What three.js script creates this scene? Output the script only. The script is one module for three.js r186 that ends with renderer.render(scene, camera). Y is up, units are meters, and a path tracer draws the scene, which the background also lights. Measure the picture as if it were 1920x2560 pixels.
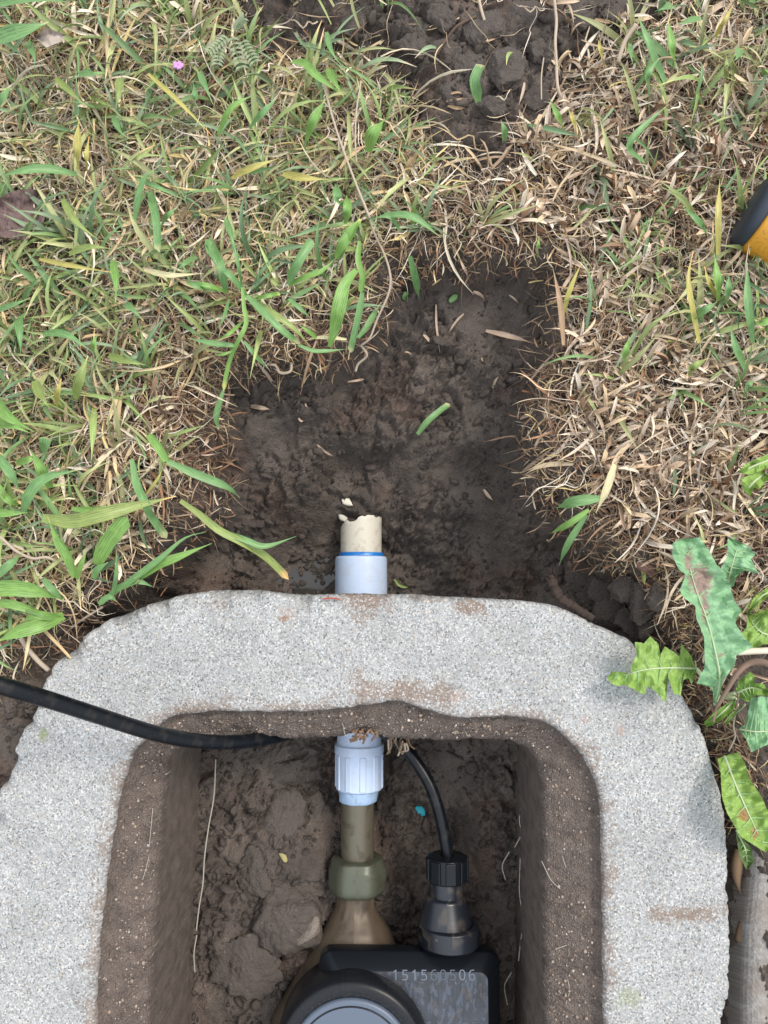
import * as THREE from 'three';
import { mergeGeometries, mergeVertices } from 'three/addons/utils/BufferGeometryUtils.js';
import { RoundedBoxGeometry } from 'three/addons/geometries/RoundedBoxGeometry.js';
import { TextGeometry } from 'three/addons/geometries/TextGeometry.js';
import { FontLoader } from 'three/addons/loaders/FontLoader.js';
import { createNoise2D, createNoise3D } from 'simplex-noise';

// ---------------------------------------------------------------- camera, sky, sun, exposure
const scene = new THREE.Scene();
const VW = 1659, VH = 2212, FOC = 1662.5;              // the photograph's measuring frame
const NADX = 855, NADY = 1262, CAMH = 0.5;             // where "straight down" falls in it, camera height over the rim
const camera = new THREE.PerspectiveCamera(2 * Math.atan(VH / 2 / FOC) * 180 / Math.PI, VW / VH, 0.01, 200);
camera.position.set(0, CAMH, 0);
camera.up.set(0, 0, -1);
camera.lookAt((VW / 2 - NADX) / FOC * CAMH, 0, (VH / 2 - NADY) / FOC * CAMH);
camera.updateMatrixWorld(true);

const SKY_Z = 0.95;                                     // zenith radiance of the overcast sky
{
  const w = 128, h = 64, d = new Float32Array(w * h * 4);
  for (let j = 0; j < h; j++) for (let i = 0; i < w; i++) {
    const el = ((j + 0.5) / h - 0.5) * Math.PI, s = Math.max(0, Math.sin(el));
    const L = SKY_Z * (1 + 2 * s) / 3, k = (j * w + i) * 4;
    d[k] = L * 0.95; d[k + 1] = L * 1.0; d[k + 2] = L * 1.07; d[k + 3] = 1;
  }
  const t = new THREE.DataTexture(d, w, h, THREE.RGBAFormat, THREE.FloatType);
  t.mapping = THREE.EquirectangularReflectionMapping; t.magFilter = THREE.LinearFilter; t.needsUpdate = true;
  scene.background = t; scene.environment = t;
}
const sun = new THREE.DirectionalLight(0xfff4e6, 1.4);
sun.position.set(1.15, 1.9, -0.95); sun.target.position.set(0, 0, 0);
sun.castShadow = true; sun.shadow.radius = 34; sun.shadow.mapSize.set(2048, 2048);
Object.assign(sun.shadow.camera, { left: -1, right: 1, top: 1, bottom: -1, near: 0.1, far: 6 });
scene.add(sun, sun.target);
const renderer = new THREE.WebGLRenderer({ antialias: true });
renderer.toneMapping = THREE.LinearToneMapping;
renderer.toneMappingExposure = 2.0;
renderer.shadowMap.enabled = true;

// ---------------------------------------------------------------- helpers
function rngOf(a) { return () => { a |= 0; a = a + 0x6D2B79F5 | 0; let t = Math.imul(a ^ a >>> 15, 1 | a); t = t + Math.imul(t ^ t >>> 7, 61 | t) ^ t; return ((t ^ t >>> 14) >>> 0) / 4294967296; }; }
const R = rngOf(77), n2 = createNoise2D(rngOf(5)), n3 = createNoise3D(rngOf(9));
const rr = (a, b, r = R) => a + (b - a) * r();
const clamp = (x, a = 0, b = 1) => Math.min(b, Math.max(a, x));
const mix = (a, b, t) => a + (b - a) * t;
const ss = (a, b, x) => { const t = clamp((x - a) / (b - a)); return t * t * (3 - 2 * t); };
const V = (x, y, z) => new THREE.Vector3(x, y, z);
function hash(ix, iy, s = 0) { let h = Math.imul(ix, 374761393) + Math.imul(iy, 668265263) + Math.imul(s, 974711) | 0; h = Math.imul(h ^ h >>> 13, 1274126177); return ((h ^ h >>> 16) >>> 0) / 4294967296; }
function worley(x, y, s = 0) { const ix = Math.floor(x), iy = Math.floor(y); let b = 9; for (let j = -1; j <= 1; j++) for (let i = -1; i <= 1; i++) { const cx = ix + i + hash(ix + i, iy + j, s), cy = iy + j + hash(ix + i, iy + j, s + 7); const d = (x - cx) ** 2 + (y - cy) ** 2; if (d < b) b = d; } return Math.sqrt(b); }
const fbm = (x, y, o = 3) => { let a = 0.5, s = 0; for (let i = 0; i < o; i++) { s += a * n2(x, y); x = x * 2.03 + 7.1; y = y * 2.03 - 3.7; a *= 0.5; } return s; };
// a point of the photograph's frame, carried along its ray down to height h
function P(x, y, h = 0) {
  const d = V((x - VW / 2) / FOC, -(y - VH / 2) / FOC, -1).transformDirection(camera.matrixWorld);
  const t = (h - camera.position.y) / d.y;
  return V(d.x * t, h, d.z * t);
}
const K = 1.15732;                                     // source pixels per frame unit
const crop = (x0, y0, s) => (cx, cy) => [(x0 + cx / s) / K, (y0 + cy / s) / K];
const cA = crop(400, 480, 2.765), cB = crop(0, 1080, 2.183), c1 = crop(0, 0, 1.728), c2 = crop(960, 0, 1.728), c3 = crop(0, 640, 1.728), c4 = crop(960, 640, 1.728), c6 = crop(960, 1280, 1.728), c8 = crop(960, 1920, 1.728), cW = crop(1480, 1300, 2.457), cM = crop(660, 1800, 2.37);

const used = {};
function numbered(n) { const k = used[n] = (used[n] ?? -1) + 1; return k ? n + '_' + String(k).padStart(3, '0') : n; }
function tag(o, label, category, group, kind) { o.userData.label = label; if (category) o.userData.category = category; if (group) o.userData.group = group; if (kind) o.userData.kind = kind; return o; }
function mesh(name, geo, mat, parent) { const m = new THREE.Mesh(geo, mat); m.name = parent ? name : numbered(name); (parent || scene).add(m); return m; }
function thing(name, label, category, group) { const g = new THREE.Group(); g.name = numbered(name); scene.add(g); return tag(g, label, category, group); }
function geoOf(pos, idx, uv, col) {
  const g = new THREE.BufferGeometry();
  g.setAttribute('position', new THREE.Float32BufferAttribute(pos, 3));
  if (uv) g.setAttribute('uv', new THREE.Float32BufferAttribute(uv, 2));
  if (col) g.setAttribute('color', new THREE.Float32BufferAttribute(col, 3));
  g.setIndex(idx); g.computeVertexNormals(); return g;
}
const curve = (pts, t = 0.5) => new THREE.CatmullRomCurve3(pts, false, 'catmullrom', t);
function tube(pts, rad, segs = 24, sides = 8, caps = true) {
  const c = curve(pts), fr = c.computeFrenetFrames(segs, false), pos = [], idx = [], uv = [];
  let len = c.getLength();
  for (let i = 0; i <= segs; i++) {
    const t = i / segs, p = c.getPointAt(t), r = typeof rad === 'function' ? rad(t) : rad;
    for (let j = 0; j <= sides; j++) {
      const a = j / sides * Math.PI * 2, q = p.clone().addScaledVector(fr.normals[i], Math.cos(a) * r).addScaledVector(fr.binormals[i], Math.sin(a) * r);
      pos.push(q.x, q.y, q.z); uv.push(t * len, j / sides * 0.02);
      if (i < segs && j < sides) { const k = i * (sides + 1) + j; idx.push(k, k + 1, k + sides + 1, k + 1, k + sides + 2, k + sides + 1); }
    }
  }
  if (caps) for (const e of [0, segs]) {
    const p = c.getPointAt(e / segs), k = pos.length / 3; pos.push(p.x, p.y, p.z); uv.push(0, 0);
    for (let j = 0; j < sides; j++) { const a = e * (sides + 1) + j; e ? idx.push(k, a, a + 1) : idx.push(k, a + 1, a); }
  }
  return geoOf(pos, idx, uv);
}
// a grass blade: V-folded ribbon along points, width(t) metres, twisting a little; colours from base to tip
function ribbon(pts, wid, segs = 10, fold = 0.3, twist = 0, tint) {
  const c = curve(pts), pos = [], idx = [], col = [], uv = [], up0 = V(0, 1, 0), len = c.getLength();
  for (let i = 0; i <= segs; i++) {
    const t = i / segs, p = c.getPointAt(t), T = c.getTangentAt(t);
    let side = V().crossVectors(T, up0); if (side.length() < 0.05) side.set(1, 0, 0); side.normalize();
    const nrm = V().crossVectors(side, T).normalize();
    side.applyAxisAngle(T, twist * t); nrm.applyAxisAngle(T, twist * t);
    const w = wid(t) / 2;
    for (const s of [-1, 0, 1]) {
      const q = p.clone().addScaledVector(side, s * w).addScaledVector(nrm, Math.abs(s) * w * fold * 2);
      pos.push(q.x, q.y, q.z); uv.push(s * 0.5 + 0.5, t * len / 0.03);
      const k = tint ? tint(t, s) : [1, 1, 1]; col.push(...k);
      if (i < segs && s < 1) { const a = i * 3 + s + 1; idx.push(a, a + 1, a + 3, a + 1, a + 4, a + 3); }
    }
  }
  return geoOf(pos, idx, uv, col);
}
const taper = (w, sharp = 0.35, base = 0.55) => t => w * (mix(base, 1, ss(0, 0.3, t))) * (1 - ss(1 - sharp, 1.0, t) * 0.93);
function inPoly(x, y, p) { let c = false; for (let i = 0, j = p.length - 1; i < p.length; j = i++) if ((p[i][1] > y) !== (p[j][1] > y) && x < (p[j][0] - p[i][0]) * (y - p[i][1]) / (p[j][1] - p[i][1]) + p[i][0]) c = !c; return c; }
function polyDist(x, y, p) { let b = 1e9; for (let i = 0, j = p.length - 1; i < p.length; j = i++) { const ax = p[j][0], ay = p[j][1], dx = p[i][0] - ax, dy = p[i][1] - ay; const t = clamp(((x - ax) * dx + (y - ay) * dy) / (dx * dx + dy * dy)); const d = (x - ax - t * dx) ** 2 + (y - ay - t * dy) ** 2; if (d < b) b = d; } return Math.sqrt(b) * (inPoly(x, y, p) ? 1 : -1); }
const worldPoly = (pts, h) => pts.map(([x, y]) => { const p = P(x, y, h); return [p.x, p.z]; });
function field(list, pw = 3) { const q = list.map(([x, y, v, h = -0.01]) => { const p = P(x, y, h); return [p.x, p.z, v]; }); return (x, z) => { let s = 0, w = 0; for (const [a, b, v] of q) { const k = 1 / (((x - a) ** 2 + (z - b) ** 2) ** (pw / 2) + 1e-7); s += k * v; w += k; } return s / w; }; }
function dataTex(n, fn, srgb, repeat = true) {
  const d = new Uint8Array(n * n * 4);
  for (let j = 0; j < n; j++) for (let i = 0; i < n; i++) { const c = fn(i, j), k = (j * n + i) * 4; d[k] = clamp(c[0]) * 255; d[k + 1] = clamp(c[1]) * 255; d[k + 2] = clamp(c[2]) * 255; d[k + 3] = 255; }
  const t = new THREE.DataTexture(d, n, n); t.magFilter = THREE.LinearFilter; t.minFilter = THREE.LinearMipmapLinearFilter; t.generateMipmaps = true;
  if (repeat) t.wrapS = t.wrapT = THREE.RepeatWrapping; if (srgb) t.colorSpace = THREE.SRGBColorSpace; t.needsUpdate = true; return t;
}
const enc = c => c <= 0.0031308 ? c * 12.92 : 1.055 * c ** (1 / 2.4) - 0.055;   // linear to sRGB bytes for colour maps
const enc3 = c => [enc(c[0]), enc(c[1]), enc(c[2])];
const lin = (r, g, b) => new THREE.Color().setRGB(r, g, b);
const std = (c, rough = 0.8, extra = {}) => new THREE.MeshStandardMaterial({ color: c, roughness: rough, side: THREE.DoubleSide, ...extra });
const phys = (c, rough = 0.6, extra = {}) => new THREE.MeshPhysicalMaterial({ color: c, roughness: rough, side: THREE.DoubleSide, ...extra });

// ---------------------------------------------------------------- terrain: lawn soil with the dug trench, one sheet
const HOLE = worldPoly([[520, 752], [450, 790], [428, 870], [436, 930], [408, 985], [432, 1040], [402, 1088], [345, 1140], [270, 1240], [170, 1310], [100, 1360], [30, 1420], [-40, 1455], [-260, 1500], [-330, 1700], [-330, 3300], [1630, 3300], [1660, 2500], [1660, 1900], [1600, 1640], [1530, 1470], [1495, 1385], [1455, 1290], [1385, 1215], [1315, 1155], [1255, 1105], [1215, 1050], [1192, 1000], [1176, 940], [1176, 880], [1196, 830], [1202, 760], [1216, 700], [1228, 640], [1220, 570], [1170, 528], [1060, 525], [980, 535], [930, 540], [845, 520], [815, 590], [790, 670], [735, 725], [670, 745], [600, 752]], -0.01);
const BARE = worldPoly([[830, -60], [1460, -60], [1400, 40], [1260, 80], [1215, 140], [1205, 250], [1120, 310], [1080, 345], [970, 345], [920, 310], [895, 240], [860, 165], [830, 110], [700, 100], [560, 95], [520, 40], [540, -60]], -0.01);
const floorH = field([[1000, 600, -.058], [1150, 600, -.052], [850, 650, -.05], [900, 760, -.07], [1100, 760, -.066], [640, 830, -.052], [520, 900, -.055], [800, 900, -.085], [1000, 900, -.085], [1130, 950, -.06], [600, 1000, -.08], [780, 1060, -.118], [1000, 1050, -.11], [1180, 1100, -.075], [480, 1130, -.085], [780, 1190, -.147], [640, 1240, -.148], [540, 1200, -.12], [1000, 1200, -.125], [880, 1260, -.147], [1200, 1230, -.1], [400, 1250, -.1], [1300, 1290, -.085], [250, 1330, -.075], [140, 1400, -.04], [40, 1500, -.014], [20, 1650, -.014], [-150, 1700, -.012], [1440, 1370, -.045], [1410, 1280, -.04], [1345, 1215, -.05], [1540, 1520, -.03], [1600, 1750, -.05], [1620, 2100, -.06], [520, 1700, -.13], [620, 1850, -.125], [560, 2000, -.13], [480, 2200, -.135], [780, 1700, -.165], [700, 1760, -.15], [950, 1800, -.17], [1080, 1800, -.14], [1080, 2100, -.15], [770, 2200, -.18], [950, 2200, -.18], [800, 2600, -.165], [1150, 2500, -.16], [450, 2500, -.15]].map(([x, y, v]) => [x, y, v, v]), 4);
function baseH(x, z) {
  const dist = polyDist(x, z, HOLE) + 0.006 * fbm(x * 40, z * 40, 3);
  let turf = -0.014 + 0.006 * fbm(x * 9, z * 9, 2);
  if (z < 0.02 && Math.abs(x) < 0.5) turf += 0.018 * ss(-0.02, 0.03, polyDist(x, z, BARE));
  const t = ss(-0.003, 0.019, dist);
  return [mix(turf, floorH(x, z), t), t, dist];
}
const inFine = (x, z) => x > -0.4 && x < 0.4 && z > -0.48 && z < 0.42;
function terrainH(x, z) {
  const [h, t] = baseH(x, z);
  if (!inFine(x, z)) return h;
  const rough = 0.22 + 0.9 * ss(-0.22, 0.22, fbm(x * 13 + 3, z * 13, 2) + 0.08), a = rough;
  const wx = x + 0.003 * n2(x * 70, z * 70), wz = z + 0.003 * n2(x * 70 + 31, z * 70), bl = (f, o) => Math.abs(n2(wx * f + o, wz * f - o));
  const lumps = 0.003 * n2(wx * 22 + 40, wz * 22) + 0.0095 * bl(30, 1) + 0.005 * bl(75, 5) + 0.003 * bl(180, 9) + 0.0019 * bl(400, 13), pores = -0.002 * ss(0.3, 0.6, n2(wx * 120 + 60, wz * 120)) * ss(0.1, 0.4, n2(x * 30, z * 30 + 8));
  return h + a * (lumps - 0.0085 + pores) + 0.002 * fbm(x * 60, z * 60, 2);
}
const soilTex = dataTex(1024, (i, j) => {
  const per = (f, s) => { const w = worleyTile(i / 1024 * f, j / 1024 * f, f, s); return w; };
  const a = per(180, 1), b = per(60, 2), c = hash(i, j, 4), v = 0.72 + 0.22 * (1 - a) + 0.16 * (1 - b) + 0.16 * (c - 0.5);
  const g = hash(Math.floor(i / 3), Math.floor(j / 3), 8), grain = g > 0.993 ? 1.7 : g < 0.01 ? 0.55 : 1;
  return enc3([0.34 * v * grain, 0.335 * v * grain, 0.33 * v * grain]);
}, true);
function worleyTile(x, y, per, s) { const ix = Math.floor(x), iy = Math.floor(y); let b = 9; for (let j = -1; j <= 1; j++) for (let i = -1; i <= 1; i++) { const a = (ix + i + per) % per, c = (iy + j + per) % per; const d = (x - ix - i - hash(a, c, s)) ** 2 + (y - iy - j - hash(a, c, s + 7)) ** 2; if (d < b) b = d; } return Math.sqrt(b); }
const soilBump = dataTex(1024, (i, j) => { const v = 0.5 * (1 - worleyTile(i / 1024 * 200, j / 1024 * 200, 200, 3)) + 0.35 * (1 - worleyTile(i / 1024 * 80, j / 1024 * 80, 80, 5)) + 0.15 * hash(i, j, 6); return [v, v, v]; });
const soilMat = std(lin(1, 1, 1), 0.86, { map: soilTex, bumpMap: soilBump, bumpScale: 0.0011, vertexColors: true });
// soil tone: a patchwork of damp, dry and reddish earth
function soilTone(x, z) {
  const n = fbm(x * 22, z * 22, 3), m = fbm(x * 7 + 20, z * 7, 2), red = ss(0.05, 0.35, fbm(x * 11 - 5, z * 11 + 3, 2) + (z < 0.1 ? ss(-0.05, -0.2, x) * 0.18 : 0) - 0.1);
  const v = 1 + 0.5 * n + 0.3 * m;
  return [0.25 * v * (1 + 0.1 * red), 0.203 * v * (1 - 0.03 * red), 0.173 * v * (1 - 0.08 * red)];
}
{
  const axis = (a, b, step, far) => { const o = []; for (let v = a; v < b + step / 2; v += step) o.push(v); let s = step * 2, v = a; while (v > -far) { v -= s; s *= 1.35; o.unshift(v); } s = step * 2; v = o[o.length - 1]; while (v < far) { v += s; s *= 1.35; o.push(v); } return o; };
  const xs = axis(-0.32, 0.32, 0.00125, 30), zs = axis(-0.44, 0.36, 0.00125, 30), nx = xs.length, nz = zs.length;
  const pos = new Float32Array(nx * nz * 3), uv = new Float32Array(nx * nz * 2), col = new Float32Array(nx * nz * 3), idx = new Uint32Array((nx - 1) * (nz - 1) * 6);
  let q = 0;
  for (let j = 0; j < nz; j++) for (let i = 0; i < nx; i++) {
    const k = j * nx + i, x = xs[i], z = zs[j];
    pos[k * 3] = x; pos[k * 3 + 1] = terrainH(x, z); pos[k * 3 + 2] = z;
    uv[k * 2] = x / 0.28; uv[k * 2 + 1] = z / 0.28;
    const c = soilTone(x, z); col.set(c, k * 3);
    if (i < nx - 1 && j < nz - 1) { idx[q++] = k; idx[q++] = k + nx; idx[q++] = k + 1; idx[q++] = k + 1; idx[q++] = k + nx; idx[q++] = k + nx + 1; }
  }
  const g = new THREE.BufferGeometry();
  g.setAttribute('position', new THREE.BufferAttribute(pos, 3)); g.setAttribute('uv', new THREE.BufferAttribute(uv, 2)); g.setAttribute('color', new THREE.BufferAttribute(col, 3));
  g.setIndex(new THREE.BufferAttribute(idx, 1)); g.computeVertexNormals();
  tag(mesh('ground', g, soilMat), 'dark brown crumbly soil of the lawn with the dug trench', 'ground', null, 'structure');
}
console.log('terrain done');

// ---------------------------------------------------------------- concrete meter box
const BC = P(755, 2120, 0);
function star(pts, h, N, jitter, seed) {
  // the outline met by N rays from the box centre
  const w = pts.map(([x, y]) => { const p = P(x, y, h); return [p.x - BC.x, p.z - BC.z]; }), out = [];
  const dense = [], c = new THREE.CatmullRomCurve3(w.map(([x, z]) => V(x, 0, z)), true, 'catmullrom', 0.35), M = 1600;
  for (let i = 0; i < M; i++) { const p = c.getPointAt(i / M); dense.push([Math.atan2(p.z, p.x), Math.hypot(p.x, p.z)]); }
  for (let k = 0; k < N; k++) {
    const a = k / N * Math.PI * 2 - Math.PI; let best = 0.1;
    for (let i = 0; i < M; i++) { let [a0, r0] = dense[i], [a1, r1] = dense[(i + 1) % M]; let d0 = a0 - a, d1 = a1 - a; if (Math.abs(d0) > 2 || Math.abs(d1) > 2) { d0 = Math.atan2(Math.sin(d0), Math.cos(d0)); d1 = Math.atan2(Math.sin(d1), Math.cos(d1)); if (Math.abs(d0) > 1) continue; } if (d0 <= 0 && d1 > 0 || d1 <= 0 && d0 > 0) { best = r0 + (r1 - r0) * (-d0 / (d1 - d0)); } }
    const x = Math.cos(a) * 6, y = Math.sin(a) * 6;
    out.push([a, best + jitter * (fbm(x * 1.2 + seed, y * 1.2, 2) + 0.5 * fbm(x * 6 + seed, y * 6, 3))]);
  }
  return out;
}
const NR = 960; let ledgeAt;
const OUT = star([[-75, 2600], [-72, 2150], [-62, 1880], [-20, 1750], [12, 1660], [60, 1545], [105, 1445], [150, 1395], [230, 1340], [330, 1300], [450, 1276], [560, 1276], [640, 1285], [830, 1283], [1000, 1290], [1130, 1298], [1205, 1308], [1290, 1348], [1370, 1385], [1440, 1450], [1490, 1520], [1525, 1590], [1550, 1680], [1570, 1760], [1578, 1900], [1581, 2080], [1578, 2160], [1562, 2212], [1556, 2300], [1556, 2600], [1540, 2850], [1400, 3100], [1000, 3200], [500, 3200], [150, 3120], [-40, 2900]], 0, NR, 0.0009, 1);
const INN = star([[202, 2600], [206, 2212], [215, 2020], [235, 1850], [258, 1720], [290, 1625], [350, 1562], [400, 1542], [500, 1536], [620, 1537], [720, 1532], [800, 1522], [860, 1516], [910, 1530], [980, 1549], [1100, 1548], [1180, 1561], [1250, 1620], [1288, 1690], [1300, 1800], [1305, 2212], [1305, 2600], [1290, 2780], [1200, 2880], [1000, 2905], [500, 2905], [300, 2870], [215, 2760]], -0.002, NR, 0.0012, 4);
const LED = star([[318, 2600], [324, 2212], [333, 2050], [345, 1900], [352, 1760], [358, 1680], [372, 1628], [410, 1600], [480, 1592], [560, 1594], [650, 1597], [735, 1590], [800, 1585], [838, 1596], [900, 1598], [980, 1598], [1060, 1598], [1110, 1604], [1148, 1624], [1168, 1668], [1172, 1800], [1177, 2212], [1177, 2600], [1165, 2720], [1100, 2790], [1000, 2800], [500, 2800], [390, 2770], [335, 2700]], -0.026, NR, 0.0013, 8);
const ringPt = (s, k, off, y) => { const [a, r] = s[k % NR]; return [BC.x + Math.cos(a) * (r + off), y, BC.z + Math.sin(a) * (r + off)]; };
function loft(rows, uvS, wrapFn) {
  const pos = [], uv = [], idx = [], m = rows.length;
  for (let i = 0; i < m; i++) for (let k = 0; k <= NR; k++) {
    const p = rows[i](k % NR); pos.push(...p);
    uv.push(...(wrapFn ? wrapFn(p, k, i) : [p[0] / uvS, p[2] / uvS]));
    if (i < m - 1 && k < NR) { const a = i * (NR + 1) + k; idx.push(a, a + NR + 1, a + 1, a + 1, a + NR + 1, a + NR + 2); }
  }
  return geoOf(pos, idx, uv);
}
// rim colour: sand grains in cement, earth stains where the photograph has them
const RT = 0.64, RX = -0.33, RZ = -0.06, RN = 2048;
const stains = [];
const addStain = (x, y, rx, ry, s, c) => { const p = P(x, y, 0); stains.push([p.x, p.z, rx / FOC * CAMH, ry / FOC * CAMH, s, c]); };
const EARTH = [0.2, 0.15, 0.12], PINK = [0.34, 0.25, 0.21], MOSS = [0.2, 0.24, 0.1];
addStain(790, 1300, 62, 34, 1.0, EARTH); addStain(780, 1330, 34, 20, .6, EARTH); addStain(1012, 1312, 38, 20, 1, EARTH); addStain(930, 1292, 60, 10, .6, EARTH);
addStain(800, 1490, 55, 34, .9, EARTH); addStain(880, 1500, 80, 30, 1.1, EARTH); addStain(950, 1500, 50, 34, .9, EARTH); addStain(985, 1505, 28, 22, .8, PINK); addStain(770, 1465, 30, 24, .6, EARTH); addStain(650, 1528, 130, 10, .8, EARTH);
addStain(430, 1535, 70, 16, .9, EARTH); addStain(340, 1555, 40, 20, .6, EARTH); addStain(1480, 1975, 90, 20, .95, EARTH); addStain(1530, 1965, 60, 14, .5, EARTH); addStain(1350, 2160, 32, 26, .5, MOSS); addStain(90, 1590, 13, 22, .8, MOSS); addStain(620, 1325, 22, 16, .55, PINK); addStain(613, 1337, 12, 8, 1, [0.25, 0.16, 0.11]);
addStain(1265, 1555, 15, 12, .8, PINK); addStain(1340, 1580, 10, 16, .8, PINK); addStain(470, 1310, 34, 14, .4, EARTH); addStain(180, 1395, 40, 16, .35, EARTH);
const innR = INN.map(v => v[1]);
const rimTex = (() => {
  return dataTex(RN, (i, j) => {
    const x = RX + (i + .5) / RN * RT, z = RZ + (j + .5) / RN * RT;
    const gx = x / 0.00082 + 0.3 * Math.sin(z * 900), gz = z / 0.00082, ix = Math.floor(gx), iz = Math.floor(gz);
    let b = 9, c = 9, hx = 0, hz = 0;
    for (let q = -1; q <= 1; q++) for (let p = -1; p <= 1; p++) { const d = (gx - ix - p - hash(ix + p, iz + q, 11)) ** 2 + (gz - iz - q - hash(ix + p, iz + q, 12)) ** 2; if (d < b) { c = b; b = d; hx = ix + p; hz = iz + q; } else if (d < c) c = d; }
    const h = hash(hx, hz, 13), k = hash(hx, hz, 14);
    let v = h < 0.065 ? 0.1 + 0.07 * k : h < 0.26 ? 0.19 + 0.08 * k : h > 0.84 ? 0.43 + 0.15 * k : 0.3 + 0.09 * k;
    const edge = Math.sqrt(c) - Math.sqrt(b); if (edge < 0.12) v = v * 0.6 + 0.4 * 0.34;
    const big = fbm(x * 16, z * 16, 3), paste = ss(0.1, 0.4, fbm(x * 55 + 70, z * 55, 3)); v = mix(v, 0.33, paste * 0.35) * (1 + 0.16 * big);
    let col = [v * 0.985, v, v];
    if (k > 0.93) col = [v * 1.06, v * 0.96, v * 0.84];
    const n = fbm(x * 45 + 3, z * 45, 3), n5 = fbm(x * 260, z * 260, 2);
    // smears of earth along the inner lip, broken by grain
    const a = Math.atan2(z - BC.z, x - BC.x), kk = Math.floor((a + Math.PI) / (2 * Math.PI) * NR) % NR, di = Math.hypot(x - BC.x, z - BC.z) - innR[kk];
    let e = 0, ec = EARTH; const lip = (1 - di / 0.011) * 0.75 + n * 0.8 + n5 * 0.7 - 0.15; e = clamp(lip * 1.4) * 0.85;
    for (const [sx, sz, rx, rz, s, c0] of stains) { const dd = Math.hypot((x - sx) / rx, (z - sz) / rz); if (dd > 1.6) continue; const m = clamp((1.05 - dd + n * 0.55 + n5 * 0.65) * 1.7) * s; if (m > e) { e = m; ec = c0; } }
    e = clamp(e) * (h > 0.86 ? 0.25 : h > 0.6 ? 0.72 : 0.95);
    return enc3([mix(col[0], ec[0] * (0.8 + 0.4 * k), e), mix(col[1], ec[1] * (0.8 + 0.4 * k), e), mix(col[2], ec[2] * (0.8 + 0.4 * k), e)]);
  }, true);
})();
const grainBump = dataTex(1024, (i, j) => { const w = worleyTile(i / 1024 * 200, j / 1024 * 200, 200, 21), v = clamp(1.1 - w) * 0.75 + 0.25 * hash(i, j, 3); return [v, v, v]; });
{ grainBump.repeat.set(RT / 0.25, RT / 0.25); }
const rimMat = std(lin(0.93, 0.935, 0.94), 0.88, { map: rimTex, bumpMap: grainBump, bumpScale: 0.0006 });
const rimUV = p => [(p[0] - RX) / RT, (p[2] - RZ) / RT];
const dirtTexOf = (base, light, dens, seed) => dataTex(1024, (i, j) => {
  const a = worleyTile(i / 1024 * 150, j / 1024 * 150, 150, seed), ix = Math.floor(i / 1024 * 150), g = hash(Math.floor(i / 5), Math.floor(j / 5), seed + 3), f = hash(i, j, seed), ff = fbm(i / 90, j / 90, 3) * 0.35;
  const v = (0.78 + 0.3 * (0.6 - a) + 0.2 * (f - 0.5) + ff); let c = base.map(q => q * v);
  const d = Math.hypot((i % 5) - 2, (j % 5) - 2); if (g > 1 - dens && d < 1.3 + hash(Math.floor(i / 5), Math.floor(j / 5), seed + 9)) c = light.map(q => q * (0.6 + 0.5 * hash(Math.floor(i / 5), Math.floor(j / 5), 5)));
  return enc3(c);
}, true);
const ledgeTex = dirtTexOf([0.15, 0.118, 0.1], [0.42, 0.38, 0.34], 0.014, 31), wallTex = dirtTexOf([0.15, 0.12, 0.1], [0.36, 0.32, 0.27], 0.008, 41);
const ledgeMat = std(lin(1, 1, 1), 0.82, { map: ledgeTex, bumpMap: soilBump, bumpScale: 0.0022 }), wallMat = std(lin(1, 1, 1), 0.7, { map: wallTex, bumpMap: soilBump, bumpScale: 0.0005 });
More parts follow.
